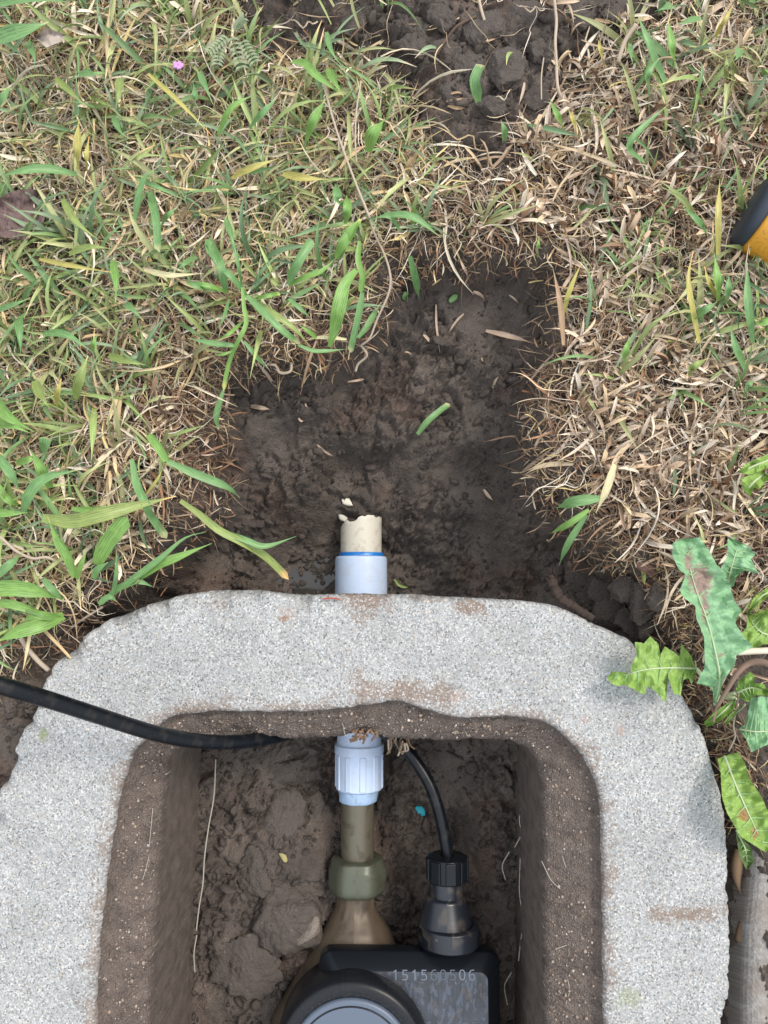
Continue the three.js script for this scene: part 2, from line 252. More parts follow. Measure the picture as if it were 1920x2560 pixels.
{
  const box = thing('meter_box', 'pale speckled concrete water meter box rim sunk in the soil', 'meter box');
  const rows = [];
  const chip = k => { const a = OUT[k][0], x = Math.cos(a) * 9, y = Math.sin(a) * 9, p = ringPt(OUT, k, 0, 0), corner = p[0] < -0.08 && p[2] < 0.09 ? 0.16 : 0; const far = p[0] > 0.05 ? 0.25 : 1; return far * Math.max(0, fbm(x + 4, y, 3) - 0.02 + corner) + Math.max(0, fbm(x * 5, y * 5 + 3, 2) - 0.12) * 0.2; };
  const gapAt = k => { const p = ringPt(OUT, k, 0, 0); return p[2] < 0.05 ? Math.exp(-(((p[0] - 0.0) / 0.07) ** 4)) : 0; };
  rows.push(k => ringPt(OUT, k, -0.012, mix(-0.2, -0.06, gapAt(k))), k => ringPt(OUT, k, -0.006, mix(-0.08, -0.045, gapAt(k))), k => ringPt(OUT, k, -0.002, -0.03), k => ringPt(OUT, k, 0, -0.012 - chip(k) * .016), k => ringPt(OUT, k, -0.0002 - chip(k) * .004, -0.005 - chip(k) * 0.02), k => ringPt(OUT, k, -0.0008 - chip(k) * .009, -0.0022 - chip(k) * 0.012), k => ringPt(OUT, k, -0.0018 - chip(k) * .014, -0.001 - chip(k) * 0.0075));
  const M = 30;
  for (let i = 0; i <= M; i++) {
    const t = i / M;
    rows.push(k => {
      const a = ringPt(OUT, k, -0.0034 - chip(k) * .02, 0), b = ringPt(INN, k, 0.0045, 0), x = mix(a[0], b[0], t), z = mix(a[2], b[2], t);
      const edge = Math.exp(-t * 14) * chip(k) * 0.005;
      return [x, 0.0006 * fbm(x * 60, z * 60, 3) + 0.0014 * fbm(x * 11, z * 11, 2) - edge - 0.0003, z];
    });
  }
  rows.push(k => ringPt(INN, k, 0.002, -0.0007), k => ringPt(INN, k, 0.0004, -0.0022), k => ringPt(INN, k, -0.0002, -0.0048));
  mesh('rim', loft(rows, RT, rimUV), rimMat, box);
  // the lid ledge: a dirty sloping shelf inside the rim
  const lr = [k => ringPt(INN, k, 0.0004, -0.004), k => ringPt(INN, k, -0.0012, -0.0085)], ML = 14;
  const lump = (k, t) => { const a = INN[k][0], x = Math.cos(a) * 0.2, y = Math.sin(a) * 0.2; return 0.0026 * fbm(x * 150 + t * 3, y * 150 + t * 3, 4) + 0.0026 * Math.max(0, fbm(x * 50 + t, y * 50 - t, 2)); };
  for (let i = 0; i <= ML; i++) { const t = i / ML; lr.push(k => { const a = ringPt(INN, k, -0.003, -0.0115), b = ringPt(LED, k, 0.003, -0.023); return [mix(a[0], b[0], t), mix(a[1], b[1], t ** 1.3) + lump(k, t), mix(a[2], b[2], t)]; }); }
  ledgeAt = (k, t) => lr[2 + Math.round(t * 14)](k);
  lr.push(k => ringPt(LED, k, 0.001 + lump(k, 1.1) * .3, -0.0255 + lump(k, 1)), k => ringPt(LED, k, lump(k, 1.3) * .6, -0.029), k => ringPt(LED, k, lump(k, 1.3) * .4, -0.035));
  mesh('lid_ledge', loft(lr, 0.2), ledgeMat, box);
  const pipeGap = k => { const [a, r] = LED[k], x = BC.x + Math.cos(a) * r, z = BC.z + Math.sin(a) * r; return z < 0.14 ? Math.exp(-(((x - 0.0) / 0.085) ** 4)) : 0; };
  const bottom = k => -0.036 - mix(0.165, 0.022, pipeGap(k));
  const wr = []; for (let i = 0; i <= 10; i++) { const t = i / 10; wr.push(k => ringPt(LED, k, 0.0008 - 0.0006 * t + 0.0012 * fbm(k * .07, t * 3, 2), mix(-0.034, bottom(k), t))); }
  wr.push(k => ringPt(LED, k, 0.045, bottom(k) - 0.001));
  mesh('inner_wall', loft(wr, 0.25, (p, k, i) => [k / NR * 1.3 / 0.25, p[1] / 0.25]), wallMat, box);
}
console.log('box done');

// ---------------------------------------------------------------- pipe through the wall
const PIPE_Y = -0.128;
const axisPt = (x, y, h = PIPE_Y) => P(x, y, h);
// a turned piece along the pipe: profile of [frame y, radius in metres]; the axis runs along z
function turned(profile, xc, h, sides = 40, flats = 0, wob = 0, squash = false) {
  const pos = [], uv = [], idx = [], n = profile.length;
  profile.forEach(([y, r, xx], i) => {
    const c = P(xx ?? xc, y, h);
    for (let j = 0; j <= sides; j++) {
      const a = j / sides * Math.PI * 2; let q = r;
      if (flats) { const s = Math.PI * 2 / flats, b = ((a + s / 2) % s) - s / 2; q = Math.min(r, r * 0.935 / Math.cos(b)); }
      if (wob) q += wob * n2(Math.cos(a) * 2 + y * 0.05, Math.sin(a) * 2);
      const qy = squash ? Math.min(q, 0.026) + Math.max(0, q - 0.026) * 0.2 : q; pos.push(c.x + Math.sin(a) * q, c.y + Math.cos(a) * qy, c.z); uv.push(j / sides * 0.1, c.z);
      if (i < n - 1 && j < sides) { const k = i * (sides + 1) + j; idx.push(k, k + 1, k + sides + 1, k + 1, k + sides + 2, k + sides + 1); }
    }
  });
  return geoOf(pos, idx, uv);
}
const smudge = (base, dirt, amt, seed) => dataTex(256, (i, j) => { const n = fbm(i / 40 + seed, j / 40, 4), f = hash(i, j, seed), sp = hash(i >> 1, j >> 1, seed + 2) > 0.992 ? 0.5 : 0; const e = clamp(ss(0.12, 0.45, n + 0.1 * (f - 0.5)) * amt + sp); return enc3(base.map((b, q) => mix(b * (0.97 + 0.06 * f), dirt[q], e))); }, true);
const texMat = (tex, rough, s, extra = {}) => { tex.repeat.set(s, s); return phys(lin(1, 1, 1), rough, { map: tex, ...extra }); };
const pvcWhite = texMat(smudge([0.47, 0.57, 0.74], [0.42, 0.4, 0.38], 0.22, 3), 0.4, 7), pvcOld = texMat(smudge([0.55, 0.52, 0.44], [0.3, 0.24, 0.17], 0.35, 9), 0.55, 12);
const brassMat = texMat(smudge([0.105, 0.095, 0.068], [0.07, 0.06, 0.044], 0.9, 15), 0.42, 9, { metalness: 0.25 }), nutMat = texMat(smudge([0.08, 0.088, 0.062], [0.066, 0.062, 0.044], 0.8, 19), 0.4, 9, { metalness: 0.2 }), bronzeMat = texMat(smudge([0.1, 0.075, 0.052], [0.068, 0.053, 0.04], 0.9, 23), 0.5, 9, { metalness: 0.2 });
const PXC = 780;
{
  const t = thing('water_pipe', 'white plastic water pipe with a coupling, passing under the concrete rim', 'pipe');
  // the old cream stub: broken, jagged upper end
  const pos = [], idx = [], uv = [], S = 72, Rr = 0.0167, y0 = P(PXC, 1200, PIPE_Y).z, y1 = P(PXC, 1128, PIPE_Y).z;
  for (let i = 0; i <= 12; i++) for (let j = 0; j <= S; j++) {
    const a = j / S * Math.PI * 2, jag = 0.0035 * n2(Math.sin(a) * 1.1, Math.cos(a) * 1.1 + 5) + 0.0009 * n2(Math.sin(a) * 4, Math.cos(a) * 4) - 0.005 * Math.sin(a + 0.5);
    const r = Rr * (i === 12 ? 0.97 : 1);
    pos.push(P(PXC, 1165, PIPE_Y).x + Math.sin(a) * r, PIPE_Y + Math.cos(a) * r, mix(y0, y1 + jag, i / 12)); uv.push(j / S * 0.1, i * 0.003);
    if (i < 12 && j < S) { const k = i * (S + 1) + j; idx.push(k, k + 1, k + S + 1, k + 1, k + S + 2, k + S + 1); }
  }
  const b0 = pos.length / 3;
  for (let i = 0; i < 2; i++) for (let j = 0; j <= S; j++) { const a = j / S * Math.PI * 2, k = (12 * (S + 1) + j) * 3; const r = Rr * (i ? 0.8 : 0.95); pos.push(P(PXC, 1165, PIPE_Y).x + Math.sin(a) * r, PIPE_Y + Math.cos(a) * r, i ? mix(pos[k + 2], y0, 0.7) : pos[k + 2] + 0.0004); uv.push(j / S * .1, 0.03 + i * .01); if (!i && j < S) { const q = b0 + j; idx.push(q, q + 1, q + S + 1, q + 1, q + S + 2, q + S + 1); } }
  mesh('broken_stub', geoOf(pos, idx, uv), pvcOld, t).userData.label = 'cream coloured old pipe end, broken off ragged';
  mesh('primer_ring', turned([[1196, .0167], [1194, .0178], [1202, .0182], [1208, .0178]], PXC, PIPE_Y), texMat(smudge([0.015, 0.16, 0.5], [0.1, 0.3, 0.6], 0.6, 5), 0.35, 14), t).userData.label = 'bright blue ring of primer and cement';
  mesh('coupling', turned([[1204, .0168], [1202, .0196], [1204, .0206], [1208, .0211], [1250, .0212], [1290, .0212], [1330, .0212], [1334, .0205], [1335, .017]], PXC, PIPE_Y, 56), pvcWhite, t);
  mesh('pipe', turned([[1325, .0167], [1450, .0167], [1560, .0167], [1578, .0167]], PXC - 2, PIPE_Y, 40), pvcWhite, t);
  const ad = mesh('threaded_adapter', turned([[1570, .0168], [1572, .0176], [1604, .0178], [1606, .0192], [1608, .0196], [1624, .0196], [1627, .0186], [1700, .0184], [1703, .0178], [1703, .014]], PXC - 4, PIPE_Y, 56), pvcWhite, t);
  for (let k = 0; k < 10; k++) { const a = k / 10 * Math.PI * 2 + 0.2, za = P(776, 1626, PIPE_Y), zb = P(776, 1700, PIPE_Y); const g = new RoundedBoxGeometry(0.0052, 0.0022, zb.z - za.z, 2, 0.0009); g.translate(0, 0.0181, 0); g.rotateZ(-a); g.translate(za.x, PIPE_Y, (za.z + zb.z) / 2); mesh('grip_rib', g, pvcWhite, ad); }
  mesh('thread_tape', turned([[1698, .0155], [1702, .0160], [1708, .0158], [1713, .0157], [1720, .0154], [1728, .0150], [1731, .0132]], PXC - 6, PIPE_Y, 40, 0, 0.0006), texMat(smudge([0.3, 0.42, 0.6], [0.2, 0.28, 0.36], 0.6, 8), 0.5, 14), t).userData.label = 'pale blue sealing tape on the thread';
}
// ---------------------------------------------------------------- water meter
const plasticTex = dataTex(512, (i, j) => {
  const n = fbm(i / 70, j / 120, 4), m = fbm(i / 26 + 9, j / 60, 4), f = hash(i, j, 2), st = fbm(i / 9, j / 120, 2);
  let c = [0.038, 0.044, 0.058].map(v => v * (0.8 + 0.5 * n + 0.25 * st + 0.2 * (f - 0.5)));
  const clean = ss(0.16, 0.26, m) ; c = c.map((v, q) => mix(v, [0.13, 0.17, 0.25][q], clean * 0.22));
  const mud = ss(0.22, 0.42, fbm(i / 40 + 30, j / 50 + 8, 4)); c = c.map((v, q) => mix(v, [0.11, 0.085, 0.068][q], mud * 0.3));
  if (f > 0.997) c = [0.4, 0.4, 0.4];
  return enc3(c);
}, true);
const blackMat = phys(lin(0.006, 0.008, 0.011), 0.28, { specularIntensity: 0.5 }), blackTop = phys(lin(1, 1, 1), 0.33, { map: plasticTex }), collarMat = texMat(smudge([0.01, 0.013, 0.019], [0.13, 0.1, 0.075], 0.3, 27), 0.32, 5), lensMat = phys(lin(0.085, 0.11, 0.155), 0.4), ringMat = texMat(smudge([0.009, 0.011, 0.015], [0.06, 0.05, 0.04], 0.3, 29), 0.34, 10, { specularIntensity: 0.5 }), cableMat = phys(lin(0.009, 0.013, 0.019), 0.33);
const font = await new FontLoader().loadAsync('fonts/droid/droid_sans_regular.typeface.json');
const BOX_Y = -0.082;
{
  const t = thing('water_meter', 'bronze water meter with black plastic register box inside the concrete pit', 'water meter');
  mesh('tailpiece', turned([[1722, .0128], [1726, .0131], [1790, .0130], [1850, .0130], [1864, .0134]], 772, PIPE_Y, 36), brassMat, t);
  mesh('union_nut', turned([[1850, .0135], [1851, .0195], [1856, .0206], [1868, .0212], [1872, .0226], [1905, .0227], [1916, .0222], [1924, .0205], [1926, .015]], 772, PIPE_Y, 48, 6), nutMat, t);
  mesh('body', turned([[1920, .0150], [1950, .0152], [1962, .0165], [1975, .0190], [1990, .0225], [2005, .026], [2035, .031], [2075, .041], [2130, .052], [2190, .062, 762], [2260, .067, 760], [2340, .066, 757], [2420, .055, 757], [2480, .033, 760], [2520, .018, 762], [2600, .016, 764], [2640, .001, 764]], 768, PIPE_Y - 0.006, 56, 0, 0.0009, true), bronzeMat, t);
  // cylinder register with its lid
  const rc = P(758, 2298, -0.066), prof = [[0.0001, -.108], [0.05, -.108], [0.0545, -.106], [0.055, -.086], [0.0545, -.075], [0.053, -.0695], [0.0505, -.0672], [0.0465, -.0668], [0.0458, -.0682], [0.0001, -.0682]].map(([r, y]) => new THREE.Vector2(r, y));
  const rg = new THREE.LatheGeometry(prof, 96); rg.translate(rc.x, 0, rc.z); const reg = mesh('register_housing', rg, ringMat, t);
  const lp = [[0.0001, -.0646], [0.034, -.0647], [0.041, -.065], [0.0427, -.0655], [0.0435, -.0672], [0.0435, -.069], [0.0001, -.069]].map(([r, y]) => new THREE.Vector2(r, y)).reverse();
  const lg = new THREE.LatheGeometry(lp, 96); lg.translate(rc.x, 0, rc.z + 0.0008); mesh('lid', lg, lensMat, reg);
  { const g = new THREE.TorusGeometry(0.0388, 0.0006, 8, 96); g.rotateX(Math.PI / 2); g.translate(rc.x, -0.0648, rc.z + 0.0008); mesh('lid_groove', g, ringMat, reg); }
  // register box: chamfered block
  const a = P(690, 2050, BOX_Y - 0.012), b = P(1078, 2050, BOX_Y - 0.012), x0 = a.x, x1 = b.x, z0 = a.z, z1 = z0 + 0.125, ch = 0.014, yb = -0.106, yt = BOX_Y;
  const ring = (o, y, cr) => { const pts = [], q = [[x0 + o, z0 + o], [x1 - o, z0 + o], [x1 - o, z1 - o], [x0 + o, z1 - o]]; q.forEach(([x, z], i) => { const sx = [1, -1, -1, 1][i], sz = [1, 1, -1, -1][i]; for (let k = 0; k <= 5; k++) { const an = [Math.PI, -Math.PI / 2, 0, Math.PI / 2][i] + k / 5 * Math.PI / 2; pts.push([x + sx * cr + Math.cos(an) * cr, y, z + sz * cr + Math.sin(an) * cr]); } }); return pts; };
  const rings = [ring(0.002, yb, .008), ring(0, yb + .004, .009), ring(0, yt - .011, .009), ring(0.0008, yt - .0095, .009), ring(0.0085, yt - .0012, .007), ring(0.0098, yt, .006)];
  const pos = [], idx = [], n = rings[0].length; rings.forEach((r, i) => r.forEach((p, k) => { pos.push(...p); if (i < rings.length - 1) { const q = i * n + k, w = i * n + (k + 1) % n; idx.push(q, q + n, w, w, q + n, w + n); } }));
  const rb = mesh('register_box', geoOf(pos, idx), blackMat, t);
  const tp = [], ti = [], tu = []; rings[5].forEach(p => { tp.push(...p); tu.push(p[0] / 0.13, p[2] / 0.13); }); const cx = (x0 + x1) / 2, cz = (z0 + z1) / 2; tp.push(cx, yt, cz); tu.push(cx / .13, cz / .13); for (let k = 0; k < n; k++) ti.push(n, (k + 1) % n, k);
  mesh('top_panel', geoOf(tp, ti, tu), blackTop, rb).userData.label = 'scuffed blue grey top face with a worn serial number';
  const inkMat = std(lin(0.12, 0.14, 0.18), 0.6), inkWorn = std(lin(0.07, 0.085, 0.11), 0.6);
  [...'151560506'].forEach((ch2, i) => { const g = new TextGeometry(ch2, { font, size: 0.0072, depth: 0.0002, curveSegments: 4 }); g.rotateX(-Math.PI / 2); const p = P(846 + i * 20.6, 2117, yt); g.translate(p.x, yt + 0.0001, p.z); mesh('digit', g, i > 3 && i < 7 ? inkWorn : inkMat, rb); });
  [...'250'].forEach((ch2, i) => { const g = new TextGeometry(ch2, { font, size: 0.006, depth: 0.0002, curveSegments: 4 }); g.rotateX(-Math.PI / 2); const p = P(1000 + i * 18, 2226, yt); g.translate(p.x, yt + 0.0001, p.z); mesh('digit', g, inkWorn, rb); });
  // cable gland on the far side of the box
  const GX = 968, GY = -0.1;
  const gl = mesh('cable_gland', turned([[2036, .001], [2035, .0228], [2028, .0235], [2012, .0236], [2006, .0215], [2004, .0195], [1999, .0192], [1994, .0185]], GX + 2, GY, 48), blackMat, t);
  mesh('collar', turned([[2036, .0205], [2034, .0212], [1998, .0212], [1995, .0205], [1994, .017]], GX + 4, GY + 0.004, 48), collarMat, gl);
  mesh('cone', turned([[1996, .0203], [1990, .0200], [1965, .0175], [1940, .0152], [1934, .0148], [1932, .012]], GX - 6, GY, 48), collarMat, gl);
  mesh('neck', turned([[1934, .0125], [1920, .0125], [1914, .0125], [1900, .0125]], GX - 4, GY, 32), collarMat, gl);
  const nt = mesh('gland_nut', turned([[1902, .012], [1901, .0138], [1897, .0145], [1852, .0145], [1848, .0136], [1847, .005]], GX - 2, GY, 48), blackMat, gl);
  for (let k = 0; k < 8; k++) { const an = k / 8 * Math.PI * 2 + 0.12, za = P(GX - 2, 1851, GY), zb = P(GX - 2, 1898, GY); const g = new RoundedBoxGeometry(0.0078, 0.002, zb.z - za.z, 2, 0.0008); g.translate(0, 0.0147, 0); g.rotateZ(-an); g.translate(za.x, GY, (za.z + zb.z) / 2); mesh('grip_flat', g, blackMat, nt); }
  // bolt lug with pale broken mud on the near flange edge
  // (bolt lug follows the clods)
}
// ---------------------------------------------------------------- black cable: out of the gland, under the wall, up over the left side
{
  const pts = [[966, 1870, -.1], [966, 1845, -.1], [955, 1780, -.1], [934, 1708, -.102], [905, 1655, -.104], [872, 1614, -.106], [825, 1580, -.105], [760, 1560, -.094], [690, 1566, -.072], [630, 1583, -.048], [570, 1596, -.026], [510, 1603, -.008], [440, 1602, .01], [370, 1592, .026], [300, 1574, .041], [200, 1542, .06], [100, 1510, .078], [0, 1480, .094], [-90, 1452, .1], [-260, 1430, .09], [-480, 1440, .05], [-700, 1480, .01], [-900, 1500, 0.0]].map(a => P(...a));
  const c = mesh('cable', tube(pts, 0.0046, 240, 14), texMat(smudge([0.004, 0.006, 0.009], [0.04, 0.034, 0.028], 0.3, 91), 0.32, 14, { specularIntensity: 0.55 }));
  tag(c, 'smooth black cable running from the meter gland out across the concrete rim', 'cable');
}
console.log('meter done');

// ---------------------------------------------------------------- neighbouring slab on the right
{
  const pts = worldPoly([[1640, 1640], [1662, 1610], [1720, 1600], [2300, 1590], [2300, 3200], [1606, 3200], [1604, 2500], [1606, 2150], [1612, 2000], [1624, 1880], [1632, 1780], [1634, 1700]], -0.02);
  const sh = new THREE.Shape(pts.map(([x, z]) => new THREE.Vector2(x, -z)));
  const g = new THREE.ExtrudeGeometry(sh, { depth: 0.1, bevelEnabled: true, bevelThickness: 0.01, bevelSize: 0.01, bevelOffset: -0.01, bevelSegments: 5, curveSegments: 4 });
  g.rotateX(-Math.PI / 2); g.translate(0, -0.125, 0);
  const p = g.attributes.position, uv = []; for (let i = 0; i < p.count; i++) { const x = p.getX(i), z = p.getZ(i); uv.push(x / 0.3, z / 0.3 + p.getY(i)); } g.setAttribute('uv', new THREE.Float32BufferAttribute(uv, 2));
  const tex = dataTex(512, (i, j) => { const n = fbm(i / 60 + 50, j / 60, 4), w = worleyTile(i / 512 * 110, j / 512 * 110, 110, 51), h = hash(Math.floor(i / 4), Math.floor(j / 4), 5), v = 0.28 + 0.12 * (h - .5) + 0.1 * (0.5 - w), e = 0.35 + 0.5 * ss(-0.5, 0.5, n); return enc3([mix(v, 0.19, e), mix(v, 0.155, e), mix(v * 0.98, 0.13, e)]); }, true);
  tag(mesh('concrete_slab', g, std(lin(1, 1, 1), 0.88, { map: tex, bumpMap: soilBump, bumpScale: 0.0008 })), 'muddy grey concrete slab edge beside the weeds', 'slab');
}
// ---------------------------------------------------------------- soil clods and crumbs
const clodGeo = (seed, detail = 14) => {
  const rc = rngOf(Math.floor(seed * 100) + 3), planes = Array.from({ length: 13 }, () => { const a = rc() * 6.283, y = rc() * 2 - 1, q = Math.sqrt(1 - y * y); return [V(Math.cos(a) * q, y, Math.sin(a) * q), 0.62 + 0.38 * rc()]; });
  let g = new THREE.SphereGeometry(1, detail * 2, detail); g.deleteAttribute('uv'); g.deleteAttribute('normal'); g = mergeVertices(g, 1e-4);
  const p = g.attributes.position, uv = [], col = [];
  for (let i = 0; i < p.count; i++) {
    const v = V().fromBufferAttribute(p, i); let q = 1.15; for (const [n, d] of planes) { const c = v.dot(n); if (c > 0.05) q = Math.min(q, d / c); }
    v.multiplyScalar(q * (1 + 0.1 * n3(v.x * 2 + seed, v.y * 2, v.z * 2) + 0.12 * Math.abs(n3(v.x * 5 + seed, v.y * 5, v.z * 5)) + 0.06 * Math.abs(n3(v.x * 12, v.y * 12 + seed, v.z * 12))));
    p.setXYZ(i, v.x, v.y, v.z); uv.push(v.x * 0.06 + seed, v.z * 0.06 + v.y * 0.03); col.push(0.24, 0.199, 0.174);
  }
  g.setAttribute('uv', new THREE.Float32BufferAttribute(uv, 2)); g.setAttribute('color', new THREE.Float32BufferAttribute(col, 3)); g.computeVertexNormals(); return g;
};
{ const g = clodGeo(77, 12); g.scale(.0125, .0125, .008); const p = P(780, 1152, PIPE_Y); g.translate(p.x, PIPE_Y, p.z); mesh('mud_plug', g, soilMat, scene.getObjectByName('water_pipe')); }
const bigClods = [0, 1, 2, 3, 4].map(s => clodGeo(s * 7.3, 28));
const clodSpots = (list, label, group) => list.forEach(([x, y, r, h], i) => { const p = P(x, y, h ?? -0.12), y0 = terrainH(p.x, p.z), q = P(x, y, y0); const m = mesh('soil_clod', bigClods[i % 5], soilMat); m.scale.set(r, r * rr(0.35, 0.6), r * rr(0.75, 1.15)); m.rotation.y = rr(0, 6.28); m.position.set(q.x, y0 - r * 0.06, q.z); tag(m, label, 'soil clod', group); });
{ const g = clodGeo(51, 12); const p = P(668, 2012, -.12); g.scale(.0125, .009, .0095); g.rotateY(.7); g.translate(p.x, -.124, p.z); mesh('bolt_lug', g, std(lin(.2, .17, .145), .85, { bumpMap: soilBump, bumpScale: .001 }), scene.getObjectByName('water_meter')); }
clodSpots([[600, 1780, .027], [555, 1885, .018], [625, 1965, .028], [540, 2085, .026], [665, 1735, .012], [610, 1665, .014]], 'dark lump of soil on the floor of the concrete pit', 'soil lumps inside the meter box');
clodSpots([[1330, 1325, .014, -.08], [1390, 1305, .012, -.06], [1345, 1270, .01, -.07], [1375, 1345, .012, -.06], [1300, 1270, .01, -.09], [1420, 1290, .008, -.05], [1400, 1350, .009, -.05]], 'crumbly soil lump in the trench corner by the leafy weed', 'soil lumps in the trench corner');
clodSpots([[1050, 60, .014], [1130, 30, .012], [960, 40, .012], [1010, 130, .011], [1090, 150, .013], [1160, 110, .01], [900, 90, .012], [1240, 40, .012], [1330, 20, .012], [1150, 210, .01], [1060, 230, .009], [980, 210, .01], [760, 50, .011], [640, 70, .01]].map(a => [...a, .005]), 'crumbly brown soil lump on the heaped earth strip', 'soil lumps on the heaped earth');
clodSpots([[757, 1122, .009], [795, 1112, .008], [825, 1150, .007], [738, 1150, .007]], 'soil lump pressed against the broken pipe stub', 'soil lumps at the pipe stub');
function stuff(name, label, category) { const g = new THREE.Group(); g.name = numbered(name); scene.add(g); return tag(g, label, category, null, 'stuff'); }
function instances(parent, name, geos, mat, list) {
  geos.forEach((g, v) => {
    const mine = list.filter((_, i) => i % geos.length === v), im = new THREE.InstancedMesh(g, mat, mine.length); im.name = name;
    mine.forEach((o, i) => { im.setMatrixAt(i, o.m); im.setColorAt(i, o.c); }); im.instanceMatrix.needsUpdate = true; parent.add(im);
  });
}
const M4 = (p, q, s) => new THREE.Matrix4().compose(p, q, s), Q = (x, y, z) => new THREE.Quaternion().setFromEuler(new THREE.Euler(x, y, z, 'YXZ'));
{
  const r = rngOf(31), list = [];
  for (let i = 0; i < 90000 && list.length < 11000; i++) {
    const x = rr(-0.34, 0.32, r), z = rr(-0.44, 0.36, r); const [, t] = baseH(x, z); const bare = polyDist(x, z, BARE);
    if (t < 0.3 && bare < 0 && r() > 0.06) continue;
    if (fbm(x * 20 + 4, z * 20, 2) + rr(-0.3, 0.3, r) < 0.02) continue;
    const s = 0.0006 + 0.0022 * r() ** 3.5 + (r() < 0.035 ? rr(.001, .0042, r) : 0), y = terrainH(x, z), v = rr(0.95, 1.45, r);
    list.push({ m: M4(V(x, y + s * 0.3, z), Q(rr(0, 6, r), rr(0, 6, r), rr(0, 6, r)), V(s * rr(.8, 1.3, r), s * rr(.4, .8, r), s)), c: lin(v, v * rr(.95, 1, r), v * rr(.92, 1, r)) });
  }
  instances(stuff('soil_crumbs', 'fine loose crumbs of dark soil scattered over the dug trench', 'soil crumbs'), 'crumb', [1, 2, 3].map(s => clodGeo(s * 3.1 + 40, 5)), soilMat, list);
}
{
  const r = rngOf(37), list = [];
  for (let i = 0; i < 2400; i++) { const k = Math.floor(r() * NR), [x, y, z] = ledgeAt(k, r()); if (z > 0.34) continue; const s = 0.0003 + 0.001 * r() ** 4, c = r() < 0.92 ? [0.27, 0.21, 0.17] : [0.5, 0.46, 0.4], v = rr(.6, 1.3, r); list.push({ m: M4(V(x, y + s * .3, z), Q(rr(0, 6, r), rr(0, 6, r), 0), V(s, s * .7, s)), c: lin(c[0] * v, c[1] * v, c[2] * v) }); }
  instances(stuff('ledge_grit', 'sand grains and mud crumbs stuck on the muddy lid ledge', 'grit'), 'grain', [1, 2].map(q => { const g = clodGeo(q * 5.7 + 80, 4); g.deleteAttribute('color'); return g; }), std(lin(1, 1, 1), .8), list);
}
// water standing in the low corner beside the coupling
{
  const a = P(650, 1245, -0.146), g = new THREE.CircleGeometry(0.034, 40); g.rotateX(-Math.PI / 2); g.scale(1, 1, 0.6); const y = -0.1462; g.translate(a.x, y, a.z);
  tag(mesh('puddle', g, phys(lin(0.03, 0.026, 0.022), 0.06)), 'small muddy puddle beside the white coupling', 'puddle', null, 'structure');
}
console.log('soil done');

// ---------------------------------------------------------------- lawn: straw, green blades, brown thatch (uncountable)
const greenF = field([[100, 100, .3], [350, 300, .38], [100, 350, .35], [300, 500, .42], [600, 250, .5], [850, 200, .3], [700, 500, .3], [450, 600, .48], [150, 650, .52], [300, 760, .52], [100, 800, .5], [300, 950, .14], [400, 850, .03], [440, 900, .02], [100, 950, .4], [150, 1200, .45], [250, 1150, .3], [1250, 200, .1], [1450, 100, .28], [1600, 100, .3], [1350, 300, .08], [1250, 420, .05], [1300, 600, .12], [1500, 600, .32], [1600, 700, .4], [1300, 800, .03], [1500, 850, .08], [1600, 950, .06], [1350, 1050, .03], [1450, 1150, .03], [1000, 400, .15], [1050, 500, .15], [-200, 400, .4], [-200, 1100, .4], [1900, 300, .3], [1900, 900, .3], [600, -300, .4], [1500, -300, .35]]);
const brownF = field([[1400, 330, .6], [1500, 350, .6], [1300, 800, .5], [1400, 1000, .5], [1350, 1150, .75], [1450, 1200, .7], [400, 830, .8], [420, 900, .85], [400, 1000, .6], [1150, 500, .5], [1050, 450, .5], [200, 300, .12], [500, 400, .1], [200, 600, .2], [200, 950, .2], [150, 1250, .3], [1250, 250, .15], [1500, 150, .15], [1300, 600, .25], [1550, 650, .2], [1550, 850, .3], [600, 100, .3], [800, 400, .3], [-300, 500, .2], [1900, 500, .3], [1600, 1000, .4]]);
const pick = (arr, r) => arr[Math.floor(r() * arr.length)];
const STRAW = [[.56, .45, .28], [.63, .54, .37], [.5, .38, .22], [.68, .6, .46], [.6, .5, .31], [.42, .31, .18], [.58, .47, .22], [.64, .57, .44], [.72, .66, .55], [.7, .62, .5]], STRAWR = [[.62, .52, .42], [.55, .44, .34], [.7, .62, .52], [.48, .37, .27], [.6, .48, .33], [.66, .6, .52]], BROWN = [[.25, .165, .105], [.2, .13, .085], [.32, .225, .15], [.28, .15, .085], [.38, .28, .19], [.17, .12, .09]], GREEN = [[.15, .27, .1], [.19, .3, .11], [.23, .32, .1], [.28, .35, .13], [.14, .24, .12], [.33, .37, .16], [.38, .4, .19], [.2, .28, .16], [.34, .36, .17]];
const mkBlade = (L, w, arch, bend, fold, twist, tint, segs = 7, sharp = .4) => { const pts = []; for (let i = 0; i <= 4; i++) { const t = i / 4; pts.push(V(L * t, arch * Math.sin(t * Math.PI * 0.85) * L, bend * t * t * L)); } return ribbon(pts, taper(w, sharp, .6), segs, fold, twist, tint); };
const rb = rngOf(101);
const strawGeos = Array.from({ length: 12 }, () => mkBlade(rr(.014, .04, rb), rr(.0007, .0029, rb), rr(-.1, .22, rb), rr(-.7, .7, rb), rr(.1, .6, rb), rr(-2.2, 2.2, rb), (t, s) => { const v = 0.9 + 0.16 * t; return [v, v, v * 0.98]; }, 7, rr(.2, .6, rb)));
const stubGeos = Array.from({ length: 8 }, () => mkBlade(rr(.009, .022, rb), rr(.0014, .003, rb), rr(-.15, .3, rb), rr(-.9, .9, rb), rr(.3, .8, rb), rr(-1.5, 1.5, rb), t => { const v = 0.75 + 0.4 * t; return [v, v * .98, v * .95]; }, 7, rr(.05, .3, rb)));
